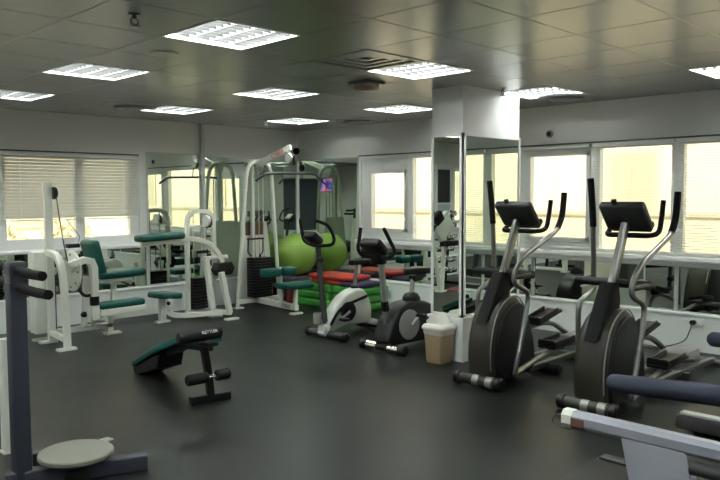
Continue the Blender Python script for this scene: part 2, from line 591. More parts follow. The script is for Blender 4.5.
def window_y(x0, x1, panes, z0=0.965, z1=2.15, gz0=1.09, gz1=2.08):
    WN[0] += 1
    w = MB()
    y0, y1 = YW + 0.03, YW + 0.11
    xs = [x0]
    for a, b in panes:
        xs += [a, b]
    xs.append(x1)
    for k in range(0, len(xs), 2):
        w.span((xs[k], y0, z0), (xs[k + 1], y1, z1))
    for a, b in panes:
        w.span((a, y0, z0), (b, y1, gz0)); w.span((a, y0, gz1), (b, y1, z1))
    root = w.build('window_%d' % WN[0], 'frame')
    root['kind'] = 'structure'; root['category'] = 'window'
    for a, b in panes:
        MB().span((a, YW + 0.065, gz0), (b, YW + 0.071, gz1)).build('pane', 'glass', root)
    return root
window_y(3.06, 4.85, [(3.15, 3.985), (4.10, 4.72)])
window_y(0.10, 3.06, [(0.18, 0.95), (1.05, 1.95), (2.05, 3.02)])
window_y(-1.6, -0.62, [(-1.52, -0.70)])

# ------------------------------------------------------------------ venetian blinds
def blind(name_label, axis, a0, a1, ztop, zbot, pos, pitch, width, tilt, group, thick=0.0012):
    c = (pos, (a0 + a1) / 2, ztop) if axis == 'y' else ((a0 + a1) / 2, pos, ztop)
    root = thing('venetian_blind', name_label, 'blind', c, group)
    if axis == 'y':
        MB().span((pos - 0.02, a0, ztop - 0.035), (pos + 0.02, a1, ztop)).build('head_rail', 'frame', root)
        MB().span((pos - 0.012, a0, zbot), (pos + 0.012, a1, zbot + 0.014)).build('bottom_rail', 'frame', root)
    else:
        MB().span((a0, pos - 0.02, ztop - 0.035), (a1, pos + 0.02, ztop)).build('head_rail', 'frame', root)
        MB().span((a0, pos - 0.012, zbot), (a1, pos + 0.012, zbot + 0.014)).build('bottom_rail', 'frame', root)
    s = MB()
    z = ztop - 0.05
    ca, sa = math.cos(R(tilt)) * width / 2, math.sin(R(tilt)) * width / 2
    while z > zbot + 0.02:
        if axis == 'y':
            P = [(pos - ca, a0, z - sa), (pos - ca, a1, z - sa), (pos + ca, a1, z + sa), (pos + ca, a0, z + sa)]
        else:
            P = [(a0, pos - ca, z - sa), (a1, pos - ca, z - sa), (a1, pos + ca, z + sa), (a0, pos + ca, z + sa)]
        v = [s.bm.verts.new(p) for p in P] + [s.bm.verts.new((p[0], p[1], p[2] + thick)) for p in P]
        for f in ((3, 2, 1, 0), (4, 5, 6, 7), (0, 1, 5, 4), (1, 2, 6, 5), (2, 3, 7, 6), (3, 0, 4, 7)):
            s.bm.faces.new([v[k] for k in f])
        z -= pitch
    s.build('slats', 'blind', root, flat=True)
    c = MB()
    n = 3
    for k in range(n):
        a = a0 + (a1 - a0) * (0.12 + 0.38 * k)
        if axis == 'y':
            c.tube([(pos - 0.014, a, ztop - 0.03), (pos - 0.014, a, zbot)], 0.0012, n=5)
        else:
            c.tube([(a, pos - 0.014, ztop - 0.03), (a, pos - 0.014, zbot)], 0.0012, n=5)
    c.build('lift_cord', 'frame', root)
    return root
g1 = 'open blinds on the right wall'
px = XW - 0.005
blind('open white venetian blind on the window nearest the room corner', 'y', 6.60, 7.50, BT, SR + 0.03, px, 0.034, 0.018, 4, g1)
blind('open white venetian blind partly hidden behind the mirrored column', 'y', 4.82, 6.57, BT, SR + 0.03, px, 0.034, 0.018, 4, g1)
blind('open white venetian blind on the window just right of the mirrored column', 'y', 3.90, 4.78, BT, SR + 0.03, px, 0.034, 0.018, 4, g1)
blind('open white venetian blind behind the right-hand elliptical trainer', 'y', 2.97, 3.86, BT, SR + 0.03, px, 0.030, 0.020, 8, g1)
blind('open white venetian blind cut by the right edge of the photo', 'y', 1.62, 2.93, BT, SR + 0.03, px, 0.027, 0.024, 12, g1)
blind('closed grey-white blind hanging behind the tall leg machine post', 'x', 3.10, 4.82, 2.13, 1.312, YW - 0.005, 0.040, 0.041, 60, 'closed blinds on the back wall')
blind('closed grey-white blind at the very left edge of the photo', 'x', 1.50, 3.05, 2.13, 1.312, YW - 0.005, 0.040, 0.041, 60, 'closed blinds on the back wall')

tag(MB().bar([(XW - 0.03, 0.5, BT + 0.012), (XW - 0.03, 7.52, BT + 0.012)], 0.03, 0.016).build('blind_track', 'vent', None, (XW - 0.03, 4.0, BT)), 'thin dark track above the blinds along the right wall', 'blind track')
tag(MB().bar([(1.5, YW - 0.03, 2.15), (4.83, YW - 0.03, 2.15)], 0.03, 0.016).build('blind_track', 'vent', None, (3.2, YW - 0.03, 2.14)), 'thin dark track above the closed blinds on the back wall', 'blind track')
# ------------------------------------------------------------------ mirrors
def mirror_panel(label, lo, hi, group='wall mirror panels', edge=None, axis='x', e=0.018):
    c = [(a + b) / 2 for a, b in zip(lo, hi)]
    root = thing('wall_mirror', label, 'mirror', (c[0], c[1], lo[2]), group)
    MB().span(lo, hi).build('mirror_glass', 'mirror', root)
    f = MB()
    if axis == 'x':      # lies in a wall of constant x, facing -x
        x0, x1 = lo[0] - 0.008, hi[0]
        f.span((x0, lo[1], lo[2]), (x1, lo[1] + e, hi[2])); f.span((x0, hi[1] - e, lo[2]), (x1, hi[1], hi[2]))
        f.span((x0, lo[1], hi[2] - e), (x1, hi[1], hi[2])); f.span((x0, lo[1], lo[2]), (x1, hi[1], lo[2] + e))
    else:
        y0, y1 = lo[1] - 0.008, hi[1]
        f.span((lo[0], y0, lo[2]), (lo[0] + e, y1, hi[2])); f.span((hi[0] - e, y0, lo[2]), (hi[0], y1, hi[2]))
        f.span((lo[0], y0, hi[2] - e), (hi[0], y1, hi[2])); f.span((lo[0], y0, lo[2]), (hi[0], y1, lo[2] + e))
    f.build('mirror_edge', edge or 'offwhite', root)
    return root
t = 0.012
mirror_panel('tall mirror on the back wall between the blind and the grey conduit', (4.95, YW - t, LEDGE), (5.80, YW, 2.20), axis='y')
mirror_panel('tall wide mirror on the back wall behind the lat pulldown machine', (5.85, YW - t, LEDGE), (XW - 0.02, YW, 2.17), axis='y', e=0.008)
mirror_panel('tall mirror on the right wall beside the room corner', (XW - t, 7.56, LEDGE), (XW, YW - 0.02, 2.17), axis='x', e=0.008)
mirror_panel('low mirror strip below the windows, left of the column', (XW - t, 4.62, LEDGE), (XW, 7.54, SR - 0.10), axis='x', e=0.01)
mirror_panel('low mirror strip below the windows, behind the left-hand elliptical trainer', (XW - t, 2.93, LEDGE), (XW, 4.60, SR - 0.10), axis='x', e=0.01)
mirror_panel('low mirror strip below the windows at the right edge of the photo', (XW - t, 0.4, LEDGE), (XW, 2.91, SR - 0.10), axis='x', e=0.01)
mirror_panel('low mirror strip on the back wall under the closed blind', (1.2, YW - t, LEDGE), (4.93, YW, SR - 0.03), axis='y', e=0.01)

# ------------------------------------------------------------------ mirrored columns
CX0, CX1, CY0, CY1 = 5.572, 6.535, 4.138, 4.508
struct('wall_column', MB().span((CX0, CY0, 0), (CX1, CY1, H + 0.02)), 'column')
struct('baseboard_column', MB().span((CX0 - 0.02, CY0 - 0.02, 0), (CX1 + 0.02, CY1 + 0.02, 0.40)).span((CX0 - 0.035, CY0 - 0.035, 0.40), (CX1 + 0.035, CY1 + 0.035, 0.425)), 'wall_white')
mirror_panel('mirror on the left face of the column, above the bin', (CX0 - 0.012, CY0, 0.43), (CX0, CY1, 2.185), 'column mirror panels', 'column', 'x', 0.026)
mirror_panel('mirror on the right face of the column, behind the elliptical trainer', (CX0, CY0 - 0.012, 0.43), (CX1, CY0, 2.185), 'column mirror panels', 'column', 'y', 0.026)
# a second column behind the camera, seen in the corner mirrors
struct('wall_pillar', MB().span((-1.60, -1.62, 0), (-0.75, -0.77, H + 0.02)), 'column')
def second(lo, hi, axis, label):
    c = [(a + b) / 2 for a, b in zip(lo, hi)]
    r_ = thing('wall_mirror', label, 'mirror', (c[0], c[1], lo[2]), 'mirrors on the column behind the camera')
    MB().span(lo, hi).build('mirror_glass', 'dark_reflection', r_)
second((-0.75, -1.62, 0.43), (-0.738, -0.77, 2.19), 'x', 'mirror panel with a painted dark reflection on the far column reflected in the room corner')
second((-1.60, -0.77, 0.43), (-0.75, -0.758, 2.19), 'y', 'mirror panel with a painted dark reflection on the far column reflected in the room corner')

# conduit on the back wall
tag(MB().bar([(5.825, YW - 0.03, LEDGE), (5.825, YW - 0.03, H)], 0.055, 0.055).build('wall_conduit', 'offwhite', None, (5.825, YW - 0.03, LEDGE)), 'vertical grey conduit on the back wall between two mirrors', 'conduit')

# ------------------------------------------------------------------ ceiling lights
def ceiling_light(ix, iy, label):
    x, y = cell(ix, iy)
    root = thing('ceiling_light', label, 'ceiling light', (x + G / 2, y + G / 2, H), 'recessed louvre ceiling lights')
    f = MB()
    a = 0.012
    z0, z1 = H - 0.004, H + 0.075
    f.span((x, y, z0), (x + a, y + G, z1)); f.span((x + G - a, y, z0), (x + G, y + G, z1))
    f.span((x + a, y, z0), (x + G - a, y + a, z1)); f.span((x + a, y + G - a, z0), (x + G - a, y + G, z1))
    f.span((x, y, z1), (x + G, y + G, z1 + 0.005))
    f.build('housing', 'column', root)
    lv = MB()
    x0, x1, y0, y1 = x + a, x + G - a, y + a, y + G - a
    for k in range(1, 4):
        xx = x0 + (x1 - x0) * k / 4
        lv.prism([(xx - 0.016, H + 0.024), (xx - 0.003, H + 0.0), (xx + 0.003, H + 0.0), (xx + 0.016, H + 0.024)], 'y', y0, y1)
    lv.build('louvre', 'louver', root, flat=True)
    cb = MB()
    for k in range(1, 8):
        yy = y0 + (y1 - y0) * k / 8
        cb.prism([(yy - 0.012, H + 0.022), (yy - 0.002, H + 0.002), (yy + 0.002, H + 0.002), (yy + 0.012, H + 0.022)], 'x', x0, x1)
    cb.build('cross_blades', 'louver_dark', root, flat=True)
    for k in range(4):
        xx = x0 + (x1 - x0) * (k + 0.5) / 4
        MB().tube([(xx, y0 + 0.02, H + 0.046), (xx, y1 - 0.02, H + 0.046)], 0.014, n=8).build('fluorescent_tube', 'tube_light', root)
    return root
seen = {
    (0, 0): 'big louvred ceiling light at the top left, nearest of all to the camera',
    (0, 3): 'louvred ceiling light second from the left, above the sit-up bench',
    (0, 6): 'louvred ceiling light at the left edge above the closed blind',
    (3, 6): 'louvred ceiling light just in front of the grey conduit',
    (3, 3): 'louvred ceiling light in the middle of the room, left of the smoke detector',
    (6, 6): 'small far louvred ceiling light in the room corner above the lat machine',
    (3, 0): 'bright ceiling light right beside the square air vent',
    (6, 3): 'bright ceiling light between the square vent and the mirrored column, far side',
    (6, 0): 'bright ceiling light touching the mirrored column at its right side',
    (6, -3): 'bright ceiling light at the right edge above the right elliptical trainer',
}
proto = None
for key in lights:
    lab = seen.get(key, 'louvred ceiling light behind the camera, met only in the mirrors')
    if proto is None:
        proto = ceiling_light(0, 0, seen[(0, 0)])
        pk = (0, 0)
    if key == (0, 0):
        continue
    c = copy_tree(proto, (G * key[0], G * key[1], 0))
    c['label'] = lab

# vents, sprinklers, detectors
x, y = cell(*VENT)
vr = thing('air_vent', 'square louvred air vent in the ceiling beside a bright light', 'air vent', (x + G / 2, y + G / 2, H), None)
f = MB()
for k in range(4):
    a = 0.0 + 0.075 * k
    z = H + 0.0 + 0.008 * k
    w = 0.045
    lo, hi = (x + a, y + a), (x + G - a, y + G - a)
    for p, q in (((lo[0], lo[1]), (hi[0], lo[1] + w)), ((lo[0], hi[1] - w), (hi[0], hi[1])), ((lo[0], lo[1] + w), (lo[0] + w, hi[1] - w)), ((hi[0] - w, lo[1] + w), (hi[0], hi[1] - w))):
        f.span((p[0], p[1], z - 0.006), (q[0], q[1], z + 0.004))
f.build('grille', 'ceiling', vr)
MB().span((x, y, H + 0.10), (x + G, y + G, H + 0.11)).build('duct', 'dark_vent', vr)
def slot_vent(x, y, label, rot):
    r_ = thing('slot_vent', label, 'air vent', (x, y, H), 'flat round-edged ceiling vents')
    MB().lathe([(0.30, 0), (0.29, -0.012), (0.20, -0.016), (0.19, -0.006)], (x, y, H), n=28).build('rim', 'ceiling', r_)
    MB().lathe([(0.18, -0.004), (0.17, -0.03), (0.10, -0.034), (0.0, -0.034)], (x, y, H), n=28).build('core', 'vent', r_)
slot_vent(4.10, 7.72, 'round dark ceiling diffuser above the left mirror, beside the far left light', 0)
slot_vent(7.09, 7.04, 'round dark ceiling diffuser near the right wall, beyond the far lights', 0)
slot_vent(7.05, 3.89, 'round dark ceiling diffuser right of the mirrored column', 0)
def sprinkler(x, y, label):
    r_ = thing('sprinkler', label, 'sprinkler', (x, y, H), 'ceiling sprinklers')
    MB().lathe([(0.035, 0), (0.033, -0.006), (0.014, -0.010), (0.012, -0.030)], (x, y, H), n=14).build('escutcheon', 'vent', r_)
    MB().tube([(x - 0.018, y, H - 0.028), (x - 0.022, y, H - 0.05), (x, y, H - 0.068), (x + 0.022, y, H - 0.05), (x + 0.018, y, H - 0.028)], 0.005, n=8).build('yoke', 'steel', r_)
    MB().lathe([(0.028, -0.070), (0.030, -0.074), (0.0, -0.074)], (x, y, H), n=14).build('deflector', 'steel', r_)
sprinkler(2.07, 3.83, 'dark sprinkler head at the top left of the ceiling')
sprinkler(6.01, 3.99, 'sprinkler head on the ceiling just right of the mirrored column')
sprinkler(6.17, 7.88, 'tiny sprinkler head in the far corner by the smallest light')
d = thing('smoke_detector', 'beige box hanging from the ceiling below the square vent', 'detector', (4.79, 4.64, H))
MB().box((4.79, 4.64, H - 0.012), (0.24, 0.24, 0.024), None, 0.006).build('base', 'vent', d)
MB().lathe([(0.11, -0.024), (0.115, -0.055), (0.09, -0.075), (0.0, -0.082)], (4.79, 4.64, H), n=24).build('cap', 'beige', d)
tag(MB().lathe([(0.10, 0), (0.098, -0.006), (0.0, -0.010)], (2.78, 4.72, H), n=28).build('ceiling_speaker', 'ceiling', None, (2.78, 4.72, H)), 'flat round ceiling speaker grille behind the big top left light', 'speaker')
s = thing('wall_sensor', 'small dark round sensor high on the right wall', 'sensor', (XW, 4.41, 2.305))
MB().lathe([(0.045, -0.002), (0.043, -0.02), (0.03, -0.028), (0.0, -0.028)], (XW, 4.41, 2.305), 'x', 20).build('ring', 'grey', s)
MB().lathe([(0.028, -0.028), (0.02, -0.038), (0.0, -0.04)], (XW, 4.41, 2.305), 'x', 20).build('eye', 'black', s)
s = thing('corner_camera', 'black ball camera high in the room corner above the mirrors', 'camera', (7.47, 8.78, 2.30))
MB().ball((7.47, 8.78, 2.30), 0.055).build('dome', 'black', s)
MB().tube([(7.47, 8.78, 2.30), (7.56, 8.87, 2.33), (7.61, 8.93, 2.33)], 0.018, n=10).build('bracket', 'black', s)
# corner edging strip
tag(MB().bar([(XW - 0.022, YW - 0.022, LEDGE), (XW - 0.022, YW - 0.022, 2.19)], 0.03, 0.03).build('corner_strip', 'column', None, (XW - 0.022, YW - 0.022, LEDGE)), 'pale vertical strip in the room corner where the mirrors meet', 'trim strip')

# socket with plug and lead
s = thing('wall_socket', 'wall socket with a black plug on the white panel at the right', 'socket', (XW - 0.05, 2.69, 0.26))
MB().box((XW - 0.055, 2.69, 0.30), (0.012, 0.14, 0.085), None, 0.003).build('plate', 'wall_white', s)
MB().cyl((XW - 0.06, 2.72, 0.30), (XW - 0.11, 2.72, 0.30), 0.026).build('plug', 'black', s)
MB().tube([(XW - 0.11, 2.72, 0.30), (XW - 0.14, 2.73, 0.22), (XW - 0.12, 2.80, 0.10), (XW - 0.14, 3.0, 0.02), (XW - 0.2, 3.2, 0.008)], 0.006, 6, 8).build('lead', 'cable', s)
# small device lying on the back sill
s = thing('desk_box', 'small black box with a wire on the back window sill', 'box', (3.90, YW - 0.05, SR + 0.01))
MB().box((3.90, YW - 0.05, SR + 0.035), (0.16, 0.07, 0.05), None, 0.006).build('case', 'black', s)
MB().tube([(3.96, YW - 0.05, SR + 0.05), (4.0, YW - 0.03, SR + 0.14), (3.93, YW - 0.01, SR + 0.25), (3.85, YW - 0.01, SR + 0.36)], 0.005, 6, 6).build('wire', 'cable', s)

# ------------------------------------------------------------------ elliptical trainers
def elliptical(dx, dy, label):
    ox, oy = 4.97 + dx, 3.475 + dy
    root = thing('elliptical_trainer', label, 'elliptical trainer', (ox, oy, 0), 'elliptical trainers facing the room')
    def P(*q):
        return [(ox + a, oy + b, c) for a, b, c in q]
    def pr(mb, outl, lo, hi, bev=0.0, sm=0):
        return mb.prism([(ox + a, c) for a, c in outl], 'y', oy + lo, oy + hi, bev, sm)
    SX, SY = -0.06, 0.005
    st = MB(); st.cyl(*P((SX, SY - 0.17, 0.062), (SX, SY + 0.17, 0.062)), 0.046)
    stb = st.build('front_stabilizer', 'olive', root)
    for s_ in (-1, 1):
        MB().cyl(*P((SX, SY + s_ * 0.17, 0.062), (SX, SY + s_ * 0.235, 0.062)), 0.056, bev=0.012).build('end_cap', 'black', stb)
    for a in (-0.15, -0.02):
        MB().cyl(*P((SX, SY + a, 0.062), (SX, SY + a + 0.06, 0.062)), 0.0475).build('silver_band', 'silver', stb)
    # housing with darker side discs
    egg = [(-0.02, 0.06), (-0.06, 0.16), (-0.065, 0.32), (-0.03, 0.49), (0.04, 0.63), (0.16, 0.72), (0.295, 0.745), (0.42, 0.66), (0.53, 0.45), (0.585, 0.24), (0.57, 0.07), (0.25, 0.045)]
    h = MB(); pr(h, egg, -0.125, 0.125, 0.045, 4)
    hs = h.build('housing', 'olive', root)
    cx, cz = 0.26, 0.36
    for s_ in (-1, 1):
        c = MB()
        sh = [(cx + (a - cx) * 0.88 + 0.02, cz + (b - cz) * 0.90 - 0.01) for a, b in egg]
        lo, hi = (-0.15, -0.10) if s_ < 0 else (0.10, 0.15)
        pr(c, sh, lo, hi, 0.018, 4)
        c.build('side_cover', 'black', hs)
    q = MB(); q.tube([(ox + a, oy - 0.118, b) for a, b in egg[1:9]], 0.006, 5, 8)
    q.build('trim_line', 'silver', hs)
    n = MB(); pr(n, [(-0.05, 0.53), (0.11, 0.80), (0.20, 0.94), (0.29, 0.94), (0.32, 0.82), (0.31, 0.71), (0.12, 0.60)], -0.06, 0.06, 0.02)
    n.build('neck_cover', 'rubber', root)
    MB().bar(P((0.22, 0, 0.78), (0.50, 0, 1.37)), 0.055, 0.075, b=0.02).build('upright', 'steel', root)
    # console, its back to the room
    cs = MB()
    cc = Vector((ox + 0.50, oy, 1.435))
    cs.box(cc, (0.075, 0.36, 0.26), (0, -42, 0), 0.03, 3)
    cs.box(cc + Vector((0.13, 0, -0.085)), (0.09, 0.32, 0.05), (0, -42, 0), 0.015, 2)
    cs.cyl(cc + Vector((-0.09, 0.05, 0.09)), cc + Vector((-0.10, 0.05, 0.125)), 0.02, 12)
    con = cs.build('console', 'charcoal', root)
    sc = MB(); sc.box(cc + Vector((0.030, 0, 0.027)), (0.012, 0.27, 0.14), (0, -42, 0), 0.002)
    sc.build('display', 'black', con)
    # fixed grips
    hb = MB()
    hb.tube(P((0.76, 0.20, 1.53), (0.72, 0.20, 1.42), (0.66, 0.20, 1.32), (0.56, 0.17, 1.285), (0.50, 0.06, 1.285), (0.50, -0.06, 1.285), (0.54, -0.17, 1.285), (0.64, -0.20, 1.31), (0.69, -0.20, 1.42), (0.72, -0.20, 1.55)), 0.020, 6)
    hb.build('fixed_handlebar', 'rubber', root)
    # swinging arms
    near = P((0.84, -0.26, 1.60), (0.81, -0.26, 1.42), (0.73, -0.26, 1.30), (0.46, -0.26, 1.19), (0.22, -0.26, 1.10), (0.075, -0.26, 0.985), (0.07, -0.26, 0.88), (0.25, -0.26, 0.79), (0.24, -0.26, 0.63), (0.10, -0.26, 0.22), (0.09, -0.25, 0.13))
    a = MB(); a.tube(near, 0.021, 6); ar = a.build('swing_arm', 'steel', root)
    g_ = MB(); g_.tube(P((0.845, -0.26, 1.615), (0.81, -0.26, 1.42), (0.735, -0.26, 1.305)), 0.026, 6); g_.build('grip', 'rubber', ar)
    far = P((0.52, 0.30, 1.71), (0.55, 0.30, 1.52), (0.57, 0.30, 1.35), (0.585, 0.30, 1.12), (0.59, 0.30, 0.96), (0.575, 0.30, 0.84), (0.43, 0.30, 0.775), (0.355, 0.30, 0.73), (0.345, 0.30, 0.55), (0.345, 0.29, 0.23), (0.34, 0.29, 0.13))
    a = MB(); a.tube(far, 0.021, 6); ar = a.build('swing_arm', 'steel', root)
    g_ = MB(); g_.tube(P((0.515, 0.30, 1.725), (0.55, 0.30, 1.52), (0.572, 0.30, 1.34)), 0.026, 6); g_.build('grip', 'rubber', ar)
    MB().cyl(*P((0.33, -0.27, 0.93), (0.33, 0.31, 0.93)), 0.032).build('pivot_axle', 'black', root)
    MB().tube(P((0.33, -0.26, 0.93), (0.07, -0.26, 0.93)), 0.02).build('pivot_link', 'black', root)
    MB().tube(P((0.33, 0.30, 0.93), (0.585, 0.30, 0.93)), 0.02).build('pivot_link', 'black', root)
    # pedal levers and pedals
    for lev, ped, tilt in (
            (((0.09, -0.25, 0.13), (0.45, -0.22, 0.18), (0.95, -0.20, 0.24), (1.32, -0.17, 0.205), (1.60, -0.13, 0.15)), (0.90, -0.19, 0.265), 3),
            (((0.34, 0.29, 0.13), (0.70, 0.26, 0.24), (1.10, 0.22, 0.33), (1.42, 0.19, 0.33), (1.66, 0.15, 0.20)), (1.32, 0.21, 0.405), 11)):
        l = MB(); l.tube(P(*lev), 0.025, 6); lv = l.build('pedal_lever', 'steel', root)
        b = MB()
        pc = Vector((ox + ped[0], oy + ped[1], ped[2]))
        b.box(pc, (0.44, 0.17, 0.03), (0, -tilt, 0), 0.012)
        rm = Euler((0, R(-tilt), 0)).to_matrix()
        for yy in (-0.078, 0.078):
            b.box(pc + rm @ Vector((-0.03, yy, 0.03)), (0.36, 0.018, 0.045), (0, -tilt, 0), 0.006)
        b.box(pc + rm @ Vector((-0.20, 0, 0.035)), (0.025, 0.16, 0.06), (0, -tilt, 0), 0.008)
        b.box(pc + rm @ Vector((0.0, 0, -0.035)), (0.12, 0.06, 0.05), (0, -tilt, 0), 0.008)
        b.build('foot_pedal', 'black', root)
    # rear track and stabilizers
    tr = MB()
    for s_ in (-0.12, 0.12):
        tr.bar(P((0.5, s_, 0.075), (1.25, s_, 0.085), (2.12, s_, 0.06)), 0.05, 0.05)
    tr.bar(P((1.35, -0.2, 0.06), (1.35, 0.2, 0.06)), 0.06, 0.06)
    tr.build('track', 'steel', root)
    rh = MB(); rh.box((ox + 1.62, oy, 0.15), (0.40, 0.24, 0.15), None, 0.03); rh.build('rear_cover', 'grey', root)
    m_ = MB(); m_.cyl(*P((0.80, -0.27, 0.045), (0.80, 0.27, 0.045)), 0.042, bev=0.01); m_.build('middle_stabilizer', 'black', root)
    m_ = MB(); m_.cyl(*P((2.12, -0.28, 0.04), (2.12, 0.28, 0.04)), 0.037, bev=0.01); m_.build('rear_stabilizer', 'steel', root)
    return root
elliptical(0, 0, 'dark elliptical trainer standing right beside the mirrored column')
elliptical(-0.06, -1.005, 'dark elliptical trainer nearer the right edge of the photo')

# ------------------------------------------------------------------ upright bikes
def loop_saddle(root, cx, cy, cz, length=0.27, w=0.20, material='black'):
    s = MB()
    o_ = [(cx - length * .5, cy), (cx - length * .42, cy - 0.03), (cx - length * .1, cy - 0.045), (cx + length * .2, cy - w * .5), (cx + length * .45, cy - w * .46),
          (cx + length * .5, cy), (cx + length * .45, cy + w * .46), (cx + length * .2, cy + w * .5), (cx - length * .1, cy + 0.045), (cx - length * .42, cy + 0.03)]
    s.prism(o_, 'z', cz - 0.035, cz + 0.03, 0.02, 3)
    return s.build('saddle', material, root)

def white_bike():
    cy = 6.11
    root = thing('exercise_bike', 'silver and white upright exercise bike beside the stacked mats', 'exercise bike', (5.9, cy, 0), None)
    fs = MB(); fs.cyl((5.62, cy - 0.28, 0.05), (5.62, cy + 0.28, 0.05), 0.04); f_ = fs.build('front_stabilizer', 'charcoal', root)
    for s_ in (-1, 1):
        MB().cyl((5.62, cy + s_ * 0.27, 0.05), (5.62, cy + s_ * 0.33, 0.05), 0.05, bev=0.01).build('end_cap', 'black', f_)
    rs = MB(); rs.cyl((6.42, cy - 0.24, 0.05), (6.42, cy + 0.24, 0.05), 0.04); r_ = rs.build('rear_stabilizer', 'black', root)
    for s_ in (-1, 1):
        MB().cyl((6.42, cy + s_ * 0.23, 0.05), (6.42, cy + s_ * 0.29, 0.05), 0.05, bev=0.01).build('end_cap', 'black', r_)
    b = MB()
    out = [(5.56, 0.09), (5.62, 0.22), (5.72, 0.36), (5.86, 0.47), (6.02, 0.525), (6.14, 0.51), (6.22, 0.42), (6.27, 0.28), (6.26, 0.14), (6.10, 0.115), (5.86, 0.13), (5.66, 0.08)]
    b.prism(out, 'y', cy - 0.085, cy + 0.085, 0.03, 4)
    body = b.build('shell', 'shell', root)
    q = MB(); q.bar([(5.60, cy - 0.09, 0.16), (5.72, cy - 0.092, 0.30), (5.90, cy - 0.092, 0.37), (6.18, cy - 0.092, 0.43)], 0.012, 0.035, 4, (0, 0, 1)); q.build('dark_stripe', 'black', body)
    f1 = MB(); f1.bar([(5.60, cy, 0.12), (5.54, cy, 0.05)], 0.10, 0.06); f1.box((5.60, cy, 0.11), (0.13, 0.13, 0.10), None, 0.02)
    MB().box((6.35, cy, 0.10), (0.22, 0.10, 0.07), (0, 15, 0), 0.015).build('rear_bracket', 'shell', root)
    f1.build('base_frame', 'shell', root)
    bt = MB(); bt.lathe([(0.045, 0), (0.05, 0.10), (0.048, 0.12), (0.038, 0.12), (0.036, 0.02), (0, 0.02)], (5.53, cy + 0.05, 0.17), n=16); bt.build('bottle_holder', 'grey', root)
    for s_ in (-1, 1):
        MB().lathe([(0.11, -0.012 * s_), (0.11, 0.012 * s_), (0.06, 0.022 * s_), (0, 0.022 * s_)], (5.87, cy + s_ * 0.098, 0.285), 'y', 24).build('crank_disc', 'black', root)
        c = MB(); c.bar([(5.87, cy + s_ * 0.125, 0.285), (5.87 + s_ * 0.15, cy + s_ * 0.135, 0.22)], 0.018, 0.03)
        cr = c.build('crank', 'grey', root)
        MB().box((5.87 + s_ * 0.15, cy + s_ * 0.19, 0.22), (0.09, 0.10, 0.03), None, 0.008).build('pedal', 'black', cr)
    MB().bar([(5.60, cy, 0.18), (5.545, cy, 0.55), (5.50, cy, 1.05)], 0.05, 0.06, b=0.015).build('upright', 'charcoal', root)
    MB().cyl((5.50, cy - 0.07, 0.90), (5.50, cy, 0.90), 0.028, bev=0.006).build('adjust_knob', 'black', root)
    hb = MB()
    hb.tube([(5.38, cy + 0.15, 1.345), (5.44, cy + 0.22, 1.30), (5.475, cy + 0.235, 1.20), (5.49, cy + 0.22, 1.10), (5.49, cy + 0.10, 1.055), (5.485, cy, 1.05), (5.49, cy - 0.10, 1.055), (5.51, cy - 0.22, 1.075), (5.52, cy - 0.235, 1.15), (5.44, cy - 0.22, 1.28), (5.33, cy - 0.14, 1.335)], 0.018, 6)
    hb.build('handlebar', 'rubber', root)
    c = MB(); c.box((5.46, cy + 0.03, 1.13), (0.09, 0.17, 0.17), (0, -50, 0), 0.025); cn = c.build('console', 'black', root)
    MB().box((5.49, cy + 0.03, 1.165), (0.02, 0.15, 0.14), (0, -50, 0), 0.006).build('console_face', 'shell', cn)
    MB().bar([(6.06, cy, 0.48), (6.10, cy, 0.80)], 0.035, 0.045, b=0.01).build('seat_post', 'steel', root)
    MB().lathe([(0.05, 0.49), (0.045, 0.55), (0.03, 0.56)], (6.07, cy, 0), n=16).build('post_collar', 'black', root)
    loop_saddle(root, 6.12, cy, 0.83, 0.27, 0.21)
    return root
white_bike().location += Vector((-0.15, -0.17, 0))

